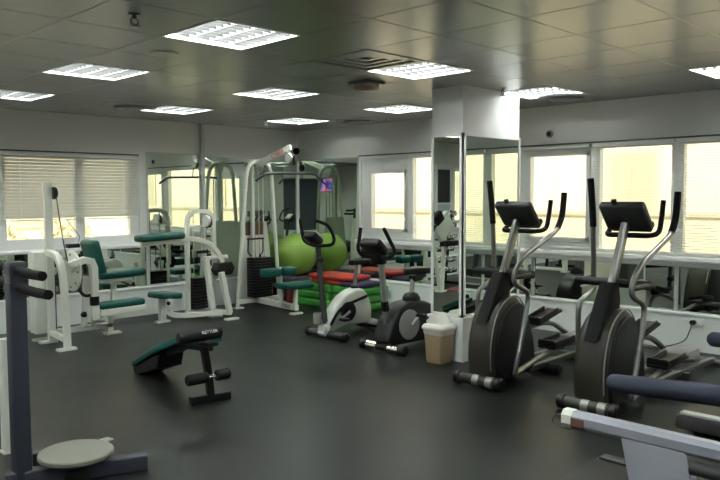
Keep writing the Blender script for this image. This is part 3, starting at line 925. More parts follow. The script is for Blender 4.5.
def black_bike():
    cy = 5.10
    root = thing('exercise_bike', 'black upright exercise bike with a grey flywheel disc beside the column', 'exercise bike', (5.9, cy, 0), None)
    fs = MB(); fs.cyl((5.50, cy - 0.26, 0.052), (5.50, cy + 0.26, 0.052), 0.042); f_ = fs.build('front_stabilizer', 'black', root)
    for a in (-0.22, 0.08):
        MB().cyl((5.50, cy + a, 0.052), (5.50, cy + a + 0.14, 0.052), 0.0435).build('silver_band', 'chrome', f_)
    for s_ in (-1, 1):
        MB().cyl((5.50, cy + s_ * 0.25, 0.052), (5.50, cy + s_ * 0.31, 0.052), 0.052, bev=0.01).build('end_cap', 'black', f_)
    rs = MB(); rs.cyl((6.38, cy - 0.24, 0.05), (6.38, cy + 0.24, 0.05), 0.04, bev=0.008); rs.build('rear_stabilizer', 'black', root)
    b = MB()
    out = [(5.48, 0.09), (5.50, 0.24), (5.58, 0.38), (5.70, 0.46), (5.85, 0.49), (6.02, 0.485), (6.18, 0.42), (6.30, 0.30), (6.34, 0.15), (6.28, 0.07), (5.9, 0.06)]
    b.prism(out, 'y', cy - 0.12, cy + 0.12, 0.035, 4)
    body = b.build('shell', 'black', root)
    for s_ in (-1, 1):
        MB().lathe([(0.155, 0.0), (0.155, 0.014 * s_), (0.13, 0.02 * s_), (0.0, 0.024 * s_)], (5.76, cy + s_ * 0.122, 0.265), 'y', 28).build('flywheel_disc', 'grey', body)
        c = MB(); c.bar([(5.76, cy + s_ * 0.155, 0.265), (5.76 - s_ * -0.02 - 0.13 * -s_ * -1, cy + s_ * 0.16, 0.265 - 0.09 * -s_ * -1)], 0.018, 0.03)
        cr = c.build('crank', 'chrome', root)
        MB().box((5.76 - s_ * 0.11, cy + s_ * 0.21, 0.265 - s_ * 0.09), (0.09, 0.10, 0.03), None, 0.008).build('pedal', 'black', cr)
    MB().bar([(5.565, cy, 0.07), (5.535, cy, 0.45), (5.46, cy, 0.97)], 0.055, 0.065, b=0.018).build('upright', 'silver', root)
    MB().bar([(5.535, cy, 0.42), (5.52, cy, 0.52)], 0.065, 0.075, b=0.018).build('upright_collar', 'black', root)
    hb = MB()
    hb.tube([(5.415, cy + 0.23, 1.27), (5.40, cy + 0.24, 1.14), (5.385, cy + 0.24, 1.05), (5.43, cy + 0.22, 0.985), (5.45, cy + 0.10, 0.98), (5.45, cy, 0.985), (5.40, cy - 0.12, 0.985), (5.40, cy - 0.20, 1.0), (5.44, cy - 0.21, 1.05), (5.385, cy - 0.21, 1.14), (5.285, cy - 0.21, 1.28)], 0.019, 6)
    hb.build('handlebar', 'rubber', root)
    c = MB(); c.box((5.40, cy + 0.03, 1.08), (0.10, 0.27, 0.20), (0, -50, 0), 0.035, 3); c.box((5.46, cy, 0.98), (0.10, 0.12, 0.16), None, 0.03)
    cn = c.build('console', 'black', root)
    MB().box((5.438, cy + 0.03, 1.113), (0.012, 0.18, 0.12), (0, -50, 0), 0.003).build('display', 'charcoal', cn)
    MB().bar([(5.93, cy, 0.47), (5.97, cy, 0.76)], 0.04, 0.05, b=0.012).build('seat_post', 'silver', root)
    MB().lathe([(0.10, 0.45), (0.095, 0.52), (0.07, 0.56), (0.035, 0.575)], (5.94, cy, 0), n=20).build('post_boot', 'black', root)
    loop_saddle(root, 6.0, cy, 0.80, 0.34, 0.24)
    MB().box((6.04, cy, 0.735), (0.20, 0.10, 0.07), (0, -12, 0), 0.02).build('saddle_mount', 'black', root)
    return root
black_bike().location += Vector((-0.12, -0.11, 0))

# ------------------------------------------------------------------ lat pulldown machine by the corner
def lat_machine():
    root = thing('lat_pulldown_machine', 'white lat pulldown machine with green seat in the room corner', 'weight machine', (6.45, 8.45, 0))
    fr = MB()
    fr.bar([(6.06, 8.45, 0.01), (6.245, 8.45, 1.86), (6.275, 8.45, 1.99), (6.33, 8.45, 2.07), (6.42, 8.45, 2.10)], 0.05, 0.05, 0, (0, 1, 0), 0.015)
    fr.bar([(6.47, 8.45, 2.10), (6.57, 8.45, 2.09), (6.66, 8.45, 2.03), (6.70, 8.45, 1.92), (6.83, 8.45, 0.01)], 0.05, 0.05, 0, (0, 1, 0), 0.015)
    fr.bar([(6.40, 8.52, 0.06), (6.40, 8.52, 2.08)], 0.05, 0.06)
    fr.bar([(6.08, 8.45, 0.09), (6.86, 8.45, 0.09)], 0.06, 0.06)
    fr.bar([(6.40, 8.47, 2.08), (6.47, 8.45, 2.10)], 0.06, 0.05)
    fr.build('frame', 'white', root)
    rl = MB(); rl.bar([(6.42, 8.45, 0.09), (6.31, 7.44, 0.09)], 0.06, 0.08); rl.box((6.31, 7.46, 0.012), (0.17, 0.09, 0.024)); rl.box((6.06, 8.43, 0.01), (0.14, 0.09, 0.02)); rl.box((6.84, 8.43, 0.01), (0.14, 0.09, 0.02))
    rail = rl.build('base_rail', 'white', root)
    dv = (Vector((6.31, 7.44, 0)) - Vector((6.42, 8.45, 0))).normalized()
    side = Vector((dv.y, -dv.x, 0))
    lettering('rail_lettering', 'CYBEX', 0.075, axes(dv, (0, 0, 1), Vector((6.33, 7.66, 0.09)) + Vector((-0.037, 0, 0))), 'ink', rail)
    sp = MB(); sp.prism([(6.16, 0.13), (6.80, 0.13), (6.76, 0.75), (6.70, 1.22), (6.27, 1.22), (6.22, 0.75)], 'y', 8.575, 8.60)
    sp.build('shroud', 'white', root)
    MB().span((6.31, 8.55, 1.03), (6.62, 8.572, 1.22)).build('instruction_plate', 'brown', root)
    ws = MB()
    for k in range(14):
        z = 0.14 + k * 0.041
        ws.span((6.27, 8.33, z), (6.60, 8.50, z + 0.037), 0.004)
    ws.build('weight_stack', 'black', root)
    MB().tube([(6.36, 8.42, 0.1), (6.36, 8.42, 1.9)], 0.008, n=8).tube([(6.52, 8.42, 0.1), (6.52, 8.42, 1.9)], 0.008, n=8).tube([(6.44, 8.42, 0.7), (6.44, 8.42, 1.98)], 0.006, n=8).build('guide_rods', 'chrome', root)
    br = MB()
    br.bar([(6.22, 8.40, 0.985), (6.50, 8.40, 0.985)], 0.03, 0.025)
    br.tube([(6.23, 8.40, 0.98), (6.22, 8.40, 0.80), (6.25, 8.40, 0.76), (6.29, 8.40, 0.74)], 0.009, n=6)
    br.tube([(6.49, 8.40, 0.98), (6.49, 8.40, 0.82), (6.47, 8.40, 0.77), (6.43, 8.40, 0.74)], 0.009, n=6)
    br.tube([(6.44, 8.40, 0.70), (6.44, 8.40, 0.76)], 0.016, n=8)
    br.build('cable_bracket', 'black', root)
    ar = MB(); ar.bar([(6.435, 8.38, 2.055), (6.48, 7.74, 2.265)], 0.045, 0.085); arm = ar.build('top_arm', 'white', root)
    d1 = (Vector((6.48, 7.74, 2.265)) - Vector((6.42, 8.52, 1.99))).normalized()
    n1 = Vector((-1, 0, 0)); yv = n1.cross(d1)
    lettering('arm_lettering', 'CYBEX', 0.085, axes(d1, yv, Vector((6.462, 7.97, 2.185)) + Vector((-0.03, 0, 0))), 'red_letters', arm)
    pl = MB(); pl.lathe([(0.062, -0.018), (0.068, 0.0), (0.062, 0.018)], (6.455, 7.75, 2.12), 'x', 24); pl.bar([(6.47, 7.76, 2.25), (6.455, 7.75, 2.12)], 0.03, 0.05); pl.build('end_pulley', 'white', root)
    MB().lathe([(0.062, -0.014), (0.062, 0.014)], (6.485, 7.735, 2.11), 'x', 20).build('pulley_wheel', 'black', root)
    MB().lathe([(0.075, -0.016), (0.08, 0.0), (0.075, 0.016)], (6.465, 8.43, 2.03), 'x', 20).build('rear_pulley', 'white', root)
    MB().tube([(6.47, 7.70, 2.08), (6.45, 7.70, 1.91)], 0.008, n=8).build('cable', 'cable', root)
    MB().tube([(5.85, 7.70, 1.80), (5.95, 7.70, 1.86), (6.03, 7.70, 1.895), (6.45, 7.70, 1.905), (6.85, 7.70, 1.905), (6.93, 7.70, 1.875), (7.0, 7.70, 1.82)], 0.017, 3).build('lat_bar', 'slate', root)
    MB().bar([(6.335, 7.80, 0.10), (6.28, 7.76, 0.62)], 0.05, 0.05).build('thigh_post', 'white', root)
    for a, b in ((5.97, 6.24), (6.285, 6.52)):
        MB().box(((a + b) / 2, 7.74, 0.56), (b - a, 0.15, 0.105), (6, 0, 0), 0.02, 3).build('thigh_pad', 'green_vinyl', root)
    MB().bar([(6.30, 7.47, 0.10), (6.33, 7.48, 0.34)], 0.05, 0.06).build('seat_post', 'white', root)
    MB().box((6.345, 7.52, 0.385), (0.46, 0.30, 0.08), None, 0.025, 3).build('seat', 'green_vinyl', root)
    return root
lat_machine()

# ------------------------------------------------------------------ arm machine in front of the conduit
def arm_machine():
    root = thing('arm_weight_machine', 'white weight machine with long arm pad and small green seat under the mirror', 'weight machine', (5.2, 8.2, 0))
    b = MB()
    b.bar([(4.80, 8.20, 0.13), (4.87, 8.17, 0.085), (5.0, 8.10, 0.07), (5.2, 8.0, 0.075), (5.44, 7.90, 0.09)], 0.06, 0.065, 4)
    b.bar([(5.45, 7.76, 0.09), (5.43, 8.38, 0.07)], 0.06, 0.06)
    b.bar([(4.74, 8.23, 0.01), (4.74, 8.23, 0.30)], 0.075, 0.075)
    b.bar([(4.74, 8.23, 0.13), (4.84, 8.19, 0.11)], 0.05, 0.05)
    b.bar([(5.14, 8.32, 0.07), (5.46, 8.32, 0.07)], 0.05, 0.05)
    b.box((4.735, 8.22, 0.012), (0.18, 0.10, 0.024)); b.box((5.46, 7.74, 0.012), (0.18, 0.08, 0.024)); b.box((5.44, 8.08, 0.012), (0.17, 0.09, 0.024))
    b.build('base_frame', 'white', root)
    MB().lathe([(0.022, 0), (0.026, -0.02), (0.02, -0.03)], (4.80, 8.19, 0.24), 'y', 14).build('adjust_knob', 'black', root)
    MB().box((4.78, 8.22, 0.345), (0.34, 0.30, 0.075), (0, 5, 8), 0.025, 3).build('seat', 'green_vinyl', root)
    for p, q in (((5.445, 7.76, 0.09), (5.35, 7.80, 0.62)), ((5.40, 8.10, 0.09), (5.35, 8.14, 0.80)), ((5.44, 8.30, 0.05), (5.52, 8.28, 0.66))):
        MB().bar([p, q], 0.065, 0.065).build('leg', 'white', root)
    t_ = MB()
    t_.bar([(5.190, 8.34, 0.02), (5.190, 8.34, 1.24), (5.210, 8.34, 1.33), (5.270, 8.34, 1.39), (5.360, 8.34, 1.40), (5.480, 8.34, 1.395), (5.560, 8.34, 1.36), (5.600, 8.34, 1.28), (5.610, 8.34, 0.6)], 0.055, 0.055, 0, (0, 1, 0))
    t_.bar([(5.190, 8.34, 1.20), (5.610, 8.34, 1.20)], 0.03, 0.03)
    t_.bar([(5.590, 8.34, 0.62), (5.590, 8.34, 0.02)], 0.05, 0.05)
    t_.build('tower_frame', 'white', root)
    pl = MB(); pl.lathe([(0.075, -0.02), (0.08, 0.0), (0.075, 0.02)], (5.460, 8.28, 1.27), 'x', 22); p_ = pl.build('pulley', 'white', root)
    MB().lathe([(0.085, -0.012), (0.085, 0.012)], (5.485, 8.29, 1.255), 'x', 22).build('pulley_wheel', 'black', p_)
    ws = MB()
    for k in range(10):
        ws.span((5.230, 8.26, 0.10 + k * 0.042), (5.530, 8.42, 0.138 + k * 0.042), 0.004)
    ws.build('weight_stack', 'black', root)
    MB().tube([(5.300, 8.36, 0.1), (5.300, 8.36, 1.38)], 0.008, n=8).tube([(5.460, 8.36, 0.1), (5.460, 8.36, 1.38)], 0.008, n=8).build('guide_rods', 'chrome', root)
    MB().bar([(5.280, 8.25, 0.86), (5.450, 8.25, 0.86)], 0.02, 0.04).tube([(5.280, 8.25, 0.86), (5.280, 8.25, 0.66)], 0.008, n=6).tube([(5.450, 8.25, 0.86), (5.450, 8.25, 0.64)], 0.008, n=6).build('cable_bracket', 'black', root)
    a = MB()
    a.bar([(4.46, 8.2, 1.01), (4.95, 8.2, 1.045), (5.12, 8.2, 1.05), (5.30, 8.2, 1.02), (5.46, 8.2, 0.95), (5.57, 8.2, 0.84), (5.64, 8.2, 0.70)], 0.06, 0.065, 3)
    a.tube([(5.34, 8.2, 0.775), (5.72, 8.2, 0.775)], 0.03)
    arm = a.build('lever_arm', 'white', root)
    MB().box((4.715, 8.2, 1.09), (0.63, 0.20, 0.085), (0, -2.0, 0), 0.03, 3).build('arm_pad', 'green_vinyl', root)
    h = MB(); h.prism([(5.49, 0.615), (5.55, 0.70), (5.73, 0.715), (5.785, 0.635), (5.73, 0.54), (5.54, 0.535)], 'y', 8.10, 8.28, 0.012)
    h.build('counterweight', 'black', root)
    return root
arm_machine()

# ------------------------------------------------------------------ leg machine at the left
def leg_machine():
    root = thing('leg_extension_machine', 'white leg extension machine with green backrest and tall post at the left', 'weight machine', (3.45, 7.9, 0))
    p = MB(); p.bar([(3.225, 7.95, 0.02), (3.225, 7.95, 1.755)], 0.08, 0.055); p.build('tall_post', 'white', root)
    MB().lathe([(0.065, -0.02), (0.07, 0.0), (0.065, 0.02)], (3.285, 7.93, 1.64), 'x', 22).build('top_pulley', 'black', root)
    MB().tube([(3.29, 7.88, 1.60), (3.33, 7.86, 1.2), (3.39, 7.86, 0.86)], 0.007, 4, 8).build('cable', 'cable', root)
    MB().span((3.085, 8.02, 0.10), (3.25, 8.20, 1.0), 0.012).build('stack_shroud', 'white', root)
    ws = MB()
    for k in range(15):
        ws.span((3.27, 8.06, 0.11 + k * 0.042), (3.33, 8.18, 0.148 + k * 0.042))
    ws.build('weight_stack', 'black', root)
    f = MB()
    f.bar([(3.185, 7.46, 0.01), (3.172, 7.46, 0.55), (3.155, 7.47, 0.82), (3.145, 7.51, 0.93), (3.15, 7.60, 0.985), (3.19, 7.92, 1.0)], 0.065, 0.065, 3, (1, 0, 0))
    f.bar([(3.22, 7.97, 0.12), (3.185, 7.46, 0.10)], 0.05, 0.06)
    f.bar([(3.22, 7.97, 0.11), (3.92, 7.97, 0.11)], 0.06, 0.06)
    f.bar([(3.60, 7.97, 0.11), (3.64, 7.97, 0.70)], 0.06, 0.06)
    f.bar([(3.90, 7.97, 0.01), (3.91, 7.97, 0.24)], 0.075, 0.06)
    f.bar([(3.95, 7.99, 0.16), (3.98, 7.99, 0.63)], 0.055, 0.055)
    f.box((3.20, 7.99, 0.012), (0.18, 0.10, 0.024)); f.box((3.20, 8.18, 0.012), (0.18, 0.08, 0.024)); f.box((3.17, 7.45, 0.012), (0.19, 0.09, 0.024)); f.box((3.93, 7.96, 0.012), (0.19, 0.10, 0.024))
    f.build('frame', 'white', root)
    c = MB(); c.lathe([(0.215, -0.015), (0.23, -0.008), (0.23, 0.008), (0.215, 0.015)], (3.43, 7.86, 0.785), 'x', 32)
    cam_ = c.build('cam_disc', 'white', root)
    hl = MB()
    for k in range(8):
        a = 2 * math.pi * k / 8
        hl.cyl((3.41, 7.86 + 0.18 * math.cos(a), 0.785 + 0.18 * math.sin(a)), (3.45, 7.86 + 0.18 * math.cos(a), 0.785 + 0.18 * math.sin(a)), 0.012, 8)
    hl.build('pin_holes', 'ink', cam_)
    MB().box((3.745, 8.0, 0.91), (0.09, 0.36, 0.40), (0, -14, 0), 0.035, 3).build('backrest', 'green_vinyl', root)
    MB().box((4.03, 8.0, 0.705), (0.58, 0.36, 0.085), (0, -1, 0), 0.03, 3).build('seat', 'green_vinyl', root)
    MB().span((3.74, 7.86, 0.615), (4.16, 8.12, 0.66), 0.008).bar([(4.12, 8.0, 0.62), (4.20, 8.0, 0.56)], 0.03, 0.03).build('seat_frame', 'offwhite', root)
    a = MB()
    a.bar([(3.42, 7.84, 0.80), (3.43, 7.70, 0.85)], 0.06, 0.06)
    a.bar([(3.32, 7.70, 0.86), (3.50, 7.70, 0.91), (3.57, 7.70, 0.89), (3.60, 7.70, 0.82), (3.605, 7.70, 0.45)], 0.075, 0.075, 0, (0, 1, 0))
    a.bar([(3.605, 7.70, 0.40), (3.605, 7.70, 0.24)], 0.09, 0.08, 0, (0, 1, 0))
    arm = a.build('lever_arm', 'white', root)
    MB().lathe([(0.05, 0.40), (0.052, 0.42), (0.052, 0.48), (0.05, 0.50)], (3.605, 7.70, 0), n=18).build('roller_collar', 'black', root)
    MB().lathe([(0.03, 0), (0.034, -0.02), (0.02, -0.05), (0, -0.05)], (3.50, 7.70, 0.31), 'x', 14).build('adjust_knob', 'black', root)
    MB().span((3.64, 7.62, 0.275), (4.19, 7.80, 0.355), 0.008).build('lower_pad_base', 'white', root)
    MB().box((3.91, 7.71, 0.385), (0.54, 0.19, 0.075), (0, -1.5, 0), 0.025, 3).build('lower_pad', 'green_vinyl', root)
    sp = MB(); sp.bar([(3.70, 7.71, 0.29), (3.70, 7.97, 0.16)], 0.05, 0.05); sp.build('pad_strut', 'white', root)
    # curved bar under the seat
    MB().tube([(3.46, 7.78, 0.60), (3.50, 7.74, 0.52), (3.58, 7.72, 0.52), (3.62, 7.72, 0.62)], 0.018, 5).build('stop_loop', 'black', root)
    return root
leg_machine()

# ------------------------------------------------------------------ sit-up bench
def situp_bench():
    root = thing('situp_bench', 'black sit-up bench with sloping green board in the middle of the floor', 'exercise bench', (3.13, 5.2, 0))
    MB().bar([(2.98, 4.785, 0.03), (3.30, 4.72, 0.03)], 0.055, 0.06).build('front_foot', 'black', root)
    MB().bar([(3.145, 4.75, 0.03), (3.12, 4.75, 0.24), (3.08, 4.76, 0.52)], 0.055, 0.05, 0, (0, 1, 0)).build('upright', 'black', root)
    r1 = MB(); r1.cyl((2.85, 4.74, 0.535), (3.195, 4.675, 0.55), 0.046, 24, 0.012); rr = r1.build('top_roller', 'rubber', root)
    dv = (Vector((3.26, 4.66, 0.56)) - Vector((2.845, 4.74, 0.545))).normalized()
    nv = Vector((-0.55, -0.70, 0.45)); nv = (nv - dv * nv.dot(dv)).normalized()
    c = Vector((3.09, 4.695, 0.5455))
    lettering('roller_lettering', 'KETTLER', 0.032, axes(dv, nv.cross(dv), c + nv * 0.0475), 'white_letters', rr, 0.003)
    for a, b in (((2.93, 4.755, 0.20), (3.10, 4.725, 0.205)), ((3.165, 4.715, 0.205), (3.28, 4.695, 0.21))):
        MB().cyl(a, b, 0.043, 22, 0.01).build('foot_roller', 'rubber', root)
    MB().cyl((3.09, 4.728, 0.205), (3.18, 4.712, 0.205), 0.018).build('roller_bar', 'chrome', root)
    bd = MB()
    bd.prism([(4.82, 0.445), (5.10, 0.41), (5.50, 0.26), (5.96, 0.055), (5.98, 0.10), (5.52, 0.315), (5.12, 0.465), (4.82, 0.49)], 'x', 3.035, 3.295, 0.014)
    o1 = bd.build('board', 'green_vinyl', root)
    sf = MB(); sf.bar([(3.14, 4.76, 0.42), (3.14, 5.10, 0.385), (3.16, 5.50, 0.235), (3.16, 5.94, 0.045)], 0.07, 0.05)
    o2 = sf.build('spine', 'black', root)
    lg = MB(); lg.prism([(5.44, 0.255), (5.48, 0.13), (5.86, 0.0), (5.95, 0.0), (5.98, 0.04), (5.55, 0.225)], 'x', 3.05, 3.28, 0.01)
    o3 = lg.build('rear_support', 'black', root)
    pv = Vector((0.02, -0.45, 0))
    for q in (o1, o2, o3):
        q.data.transform(Matrix.Translation(pv) @ Matrix.Rotation(R(-6), 4, 'Z') @ Matrix.Diagonal((1, 1.08, 1, 1)) @ Matrix.Translation(-pv))
    MB().bar([(3.08, 4.77, 0.475), (3.10, 4.64, 0.47)], 0.10, 0.03).build('front_bracket', 'black', root)
    return root
situp_bench()

# ------------------------------------------------------------------ standing twister
def twister():
    root = thing('standing_twister', 'slate standing waist twister with round tread disc at the lower left', 'exercise machine', (1.6, 4.1, 0))
    P0 = Vector((1.475, 4.10, 0))
    MB().box(P0 + Vector((0, 0, 0.625)), (0.085, 0.085, 1.25), None, 0.004).build('post', 'slate', root)
    f = MB()
    f.bar([(1.40, 4.13, 0.045), (2.09, 3.84, 0.045)], 0.08, 0.09, 0, (0, 0, 1))
    f.bar([(1.46, 4.08, 0.046), (1.62, 4.42, 0.046)], 0.08, 0.088)
    f.bar([(1.60, 4.38, 0.045), (1.80, 4.28, 0.045)], 0.07, 0.08)
    f.build('base_frame', 'slate', root)
    dsk = MB(); dsk.lathe([(0.0, 0.118), (0.19, 0.118), (0.205, 0.128), (0.205, 0.146), (0.198, 0.152), (0, 0.155)], (1.745, 3.975 + 0.04, 0), n=48)
    dsk.build('tread_disc', 'disc', root)
    MB().lathe([(0.10, 0.0), (0.09, 0.06), (0.04, 0.07), (0.04, 0.12)], (1.745, 4.015, 0), n=24).build('disc_hub', 'black', root)
    st = MB(); st.bar([(1.93, 4.08, 0.135), (1.99, 4.09, 0.135)], 0.07, 0.03); st.build('disc_stop', 'grey', root)
    for z in (1.205, 1.115):
        h = MB()
        h.tube([(1.47, 4.70, z + 0.02), (1.475, 4.38, z + 0.015), (1.475, 4.15, z + 0.01)], 0.026, 4)
        h.tube([(1.475, 4.05, z), (1.485, 3.90, z - 0.012), (1.49, (3.77 if z > 1.15 else 3.70), z - 0.012)], 0.026, 4)
        h.build('grip_bar', 'rubber', root)
        c = MB(); c.bar([(1.475, 4.10, z - 0.022), (1.475, 4.10, z + 0.022)], 0.095, 0.095, 0, (0, 1, 0)); c.build('clamp', 'slate', root)
    return root
twister()
# pale low post beside it
s = thing('partition_post', 'pale low post cut off by the left edge of the photo', 'post', (1.625, 4.72, 0))
MB().bar([(1.625, 4.72, 0.012), (1.625, 4.72, 0.72)], 0.07, 0.07).build('post', 'white', s)
MB().span((1.58, 4.68, 0), (1.67, 4.76, 0.014)).build('base_plate', 'white', s)

# ------------------------------------------------------------------ bin
def waste_bin():
    root = thing('swing_bin', 'tan waste bin with white swing lid beside the column', 'bin', (5.425, 4.30, 0))
    b = MB()
    def ring(z, w):
        return [(5.425 - w, 4.30 - w, z), (5.425 + w, 4.30 - w, z), (5.425 + w, 4.30 + w, z), (5.425 - w, 4.30 + w, z)]
    def frustum(mb, secs, bev):
        bb = bmesh.new()
        rs = []
        for z, w in secs:
            rs.append([bb.verts.new(p) for p in ring(z, w)])
        for i in range(len(rs) - 1):
            for k in range(4):
                bb.faces.new((rs[i][k], rs[i][(k + 1) % 4], rs[i + 1][(k + 1) % 4], rs[i + 1][k]))
        bb.faces.new(rs[0][::-1]); bb.faces.new(rs[-1])
        ed = [e for e in bb.edges if abs(e.verts[0].co.z - e.verts[1].co.z) > 1e-4]
        bmesh.ops.bevel(bb, geom=ed, offset=bev, segments=4, affect='EDGES', profile=0.5)
        mb._add(bb)
    CXb = 5.425
    frustum(b, [(0.0, 0.088), (0.015, 0.094), (0.33, 0.112)], 0.025)
    b.build('bin_body', 'tan', root)
    l = MB(); frustum(l, [(0.275, 0.111), (0.29, 0.115), (0.33, 0.118)], 0.028); l.build('bin_liner', 'bag', root)
    c = MB(); frustum(c, [(0.325, 0.126), (0.335, 0.128), (0.352, 0.126), (0.37, 0.115), (0.376, 0.10)], 0.03); c.build('lid_rim', 'lid', root)
    fl = MB(); fl.prism([(4.215, 0.37), (4.385, 0.37), (4.40, 0.40), (4.315, 0.475), (4.29, 0.47)], 'x', 5.345, 5.51, 0.008)
    fl.build('swing_flap', 'lid', root)
    return root
waste_bin()

# ------------------------------------------------------------------ mats, rolls and ball in the corner
def slab(name, label, cat, lo, hi, material, group, bev=0.03):
    c = ((lo[0] + hi[0]) / 2, (lo[1] + hi[1]) / 2, lo[2])
    return tag(MB().box([(a + b) / 2 for a, b in zip(lo, hi)], [b - a for a, b in zip(lo, hi)], None, bev, 3).build(name, material, None, c), label, cat, group)
gz = [0.0, 0.112, 0.224]
for k in range(3):
    slab('foam_mat', ['bottom green foam mat of the left stack behind the silver bike', 'middle green foam mat of the left stack behind the silver bike', 'top green foam mat of the left stack behind the silver bike'][k],
         'mat', (6.93 + 0.006 * k, 7.50, gz[k]), (7.53, 8.20, gz[k] + 0.11), 'grass', 'green foam mats')
for k in range(3):
    slab('foam_mat', ['bottom green foam mat of the right stack, nearer the black bike', 'middle green foam mat of the right stack, nearer the black bike', 'top green foam mat of the right stack, nearer the black bike'][k],
         'mat', (6.98 - 0.008 * k, 6.86, gz[k]), (7.52, 7.46, gz[k] + 0.11), 'grass', 'green foam mats')
slab('foam_mat', 'lower thick red mat lying on the green stack', 'mat', (6.98, 7.30, 0.336), (7.42, 7.92, 0.405), 'red', 'red mats on the green stacks')
slab('foam_mat', 'upper thick red mat lying on the green stack', 'mat', (6.96, 7.10, 0.407), (7.42, 7.95, 0.475), 'red', 'red mats on the green stacks')
slab('foam_mat', 'dark navy folded mat on the right green stack', 'mat', (6.95, 6.86, 0.336), (7.40, 7.28, 0.40), 'navy', None)
# low dark-red step platform carrying the purple rolls and the ball
st = thing('step_platform', 'dark red step platform behind the lat machine seat', 'step platform', (7.15, 8.55, 0))
MB().box((7.20, 8.55, 0.24), (0.68, 0.62, 0.06), None, 0.015).build('platform_top', 'darkred', st)
for a in (6.95, 7.43):
    for b in (8.32, 8.78):
        MB().box((a, b, 0.105), (0.12, 0.10, 0.21), None, 0.01).build('leg', 'darkred', st)
def roll(label, x, y0, y1, z, r, material):
    o_ = MB()
    o_.cyl((x, y0, z), (x, y1, z), r, 22, 0.012)
    ob = o_.build('rolled_mat', material, None, (x, (y0 + y1) / 2, z - r))
    tag(ob, label, 'rolled mat', 'rolled exercise mats')
    return ob
roll('dark purple rolled mat under the green ball, nearest the lat machine seat', 6.93, 8.22, 8.85, 0.332, 0.06, 'purple')
roll('dark purple rolled mat lying behind the red mats on the green stack', 7.49, 7.32, 8.18, 0.40, 0.062, 'purple')
bl = thing('exercise_ball', 'large lime green exercise ball resting in the mirrored corner', 'exercise ball', (7.285, 8.595, 0.27))
MB().ball((7.285, 8.595, 0.685), 0.325, n=48).build('ball_skin', 'ball', bl)
rb = MB()
for k in range(-3, 4):
    a = k * 0.16
    rr = 0.325 * math.cos(a)
    zz = 0.325 * math.sin(a)
    rb.tube([(7.285 + rr * math.cos(q * math.pi / 24), 8.595 + rr * math.sin(q * math.pi / 24), 0.685 + zz) for q in range(48)], 0.0022, n=6, close=True)
rb.build('grip_ribs', 'ball', bl)
rg = thing('ball_ring', 'dark ring stand holding the green exercise ball', 'ring', (7.285, 8.595, 0.27))
rgm = MB(); rgm.tube([(7.285 + 0.2 * math.cos(q * math.pi / 16), 8.595 + 0.2 * math.sin(q * math.pi / 16), 0.33) for q in range(32)], 0.052, n=10, close=True)
rgm.build('ring', 'purple', rg)

# ------------------------------------------------------------------ treadmills at the lower right
def treadmill(x0, x1, label, silver=False):
    root = thing('treadmill', label, 'treadmill', ((x0 + x1) / 2, 0.9, 0), 'treadmills at the right edge')
    d = MB(); d.span((x0 + 0.10, -0.25, 0.05), (x1 + 0.10, 1.84, 0.15), 0.02)
    dk = d.build('deck', 'charcoal', root)
    MB().span((x0 + 0.20, -0.2, 0.148), (x1, 1.82, 0.156)).build('belt', 'black', dk)
    for xx in (x0 + 0.14, x1 + 0.06):
        MB().span((xx - 0.035, -0.2, 0.148), (xx + 0.035, 1.81, 0.166), 0.004).build('side_rail', 'charcoal' if not x0 > 4 else 'shell', dk)
    for xx in (x0 + 0.16, x1 - 0.12):
        for yy in (-0.2, 1.7):
            MB().cyl((xx - 0.02, yy, 0.03), (xx + 0.02, yy, 0.03), 0.03).build('foot', 'black', root)
    return root
t2 = treadmill(2.79, 3.66, 'black treadmill with padded slate handrail at the lower right')
def pad_rail(root, x, y1, y0, z1, z0, r):
    o_ = MB(); o_.sweepr(Vector((x, y1, z1)), (Vector((x, y0, z0)) - Vector((x, y1, z1))).normalized(), [(r * 0.55, -0.025), (r * 0.9, -0.012), (r, 0.0), (r * 1.12, 0.45), (r * 1.12, (Vector((x, y0, z0)) - Vector((x, y1, z1))).length)], 20)
    return o_.build('handrail', 'slate_pad', root)
def tread_post(root, x, silver):
    o_ = MB(); o_.bar([(x, -0.05, 0.15), (x, 0.05, 0.90)], 0.06, 0.09, 0, (0, 1, 0)); return o_.build('upright', 'rail_silver' if silver else 'slate', root)
for xx, y1 in ((2.79, 1.31), (3.655, 1.22)):
    pad_rail(t2, xx, y1, -0.1, 0.835 if xx < 3 else 0.90, 0.92, 0.036)
    tread_post(t2, xx, False)
def tread_console(root, x0, x1, material):
    c = MB(); c.box(((x0 + x1) / 2, -0.14, 1.06), (x1 - x0, 0.07, 0.20), (-35, 0, 0), 0.025, 3)
    for xx in (x0 + 0.03, x1 - 0.03):
        c.bar([(xx, 0.0, 0.88), (xx, -0.12, 1.03)], 0.05, 0.05)
    return c.build('console', material, root)
tread_console(t2, 2.79, 3.66, 'charcoal')
t3 = treadmill(4.72, 5.55, 'treadmill with a silver side strip, cut by the right edge of the photo')
for xx in (4.72, 5.55):
    pad_rail(t3, xx, 1.22, -0.1, 0.90, 0.92, 0.036); tread_post(t3, xx, False)
tread_console(t3, 4.72, 5.55, 'charcoal')
t1 = treadmill(1.27, 2.14, 'treadmill with bright silver handrail and gusset at the bottom right corner')
rl = MB(); rl.bar([(2.14, 1.165, 0.872), (2.135, 0.70, 0.872), (2.13, -0.1, 0.88)], 0.052, 0.052, 0, (0, 0, 1), 0.018)
hr = rl.build('handrail', 'rail_silver', t1)
MB().bar([(2.14, 1.17, 0.872), (2.14, 1.135, 0.872)], 0.055, 0.055, 0, (0, 0, 1), 0.019).build('end_cap', 'white', hr)
MB().bar([(2.14, 1.136, 0.867), (2.14, 1.09, 0.867)], 0.056, 0.050, 0, (0, 0, 1), 0.019).build('brown_tape', 'rust', hr)
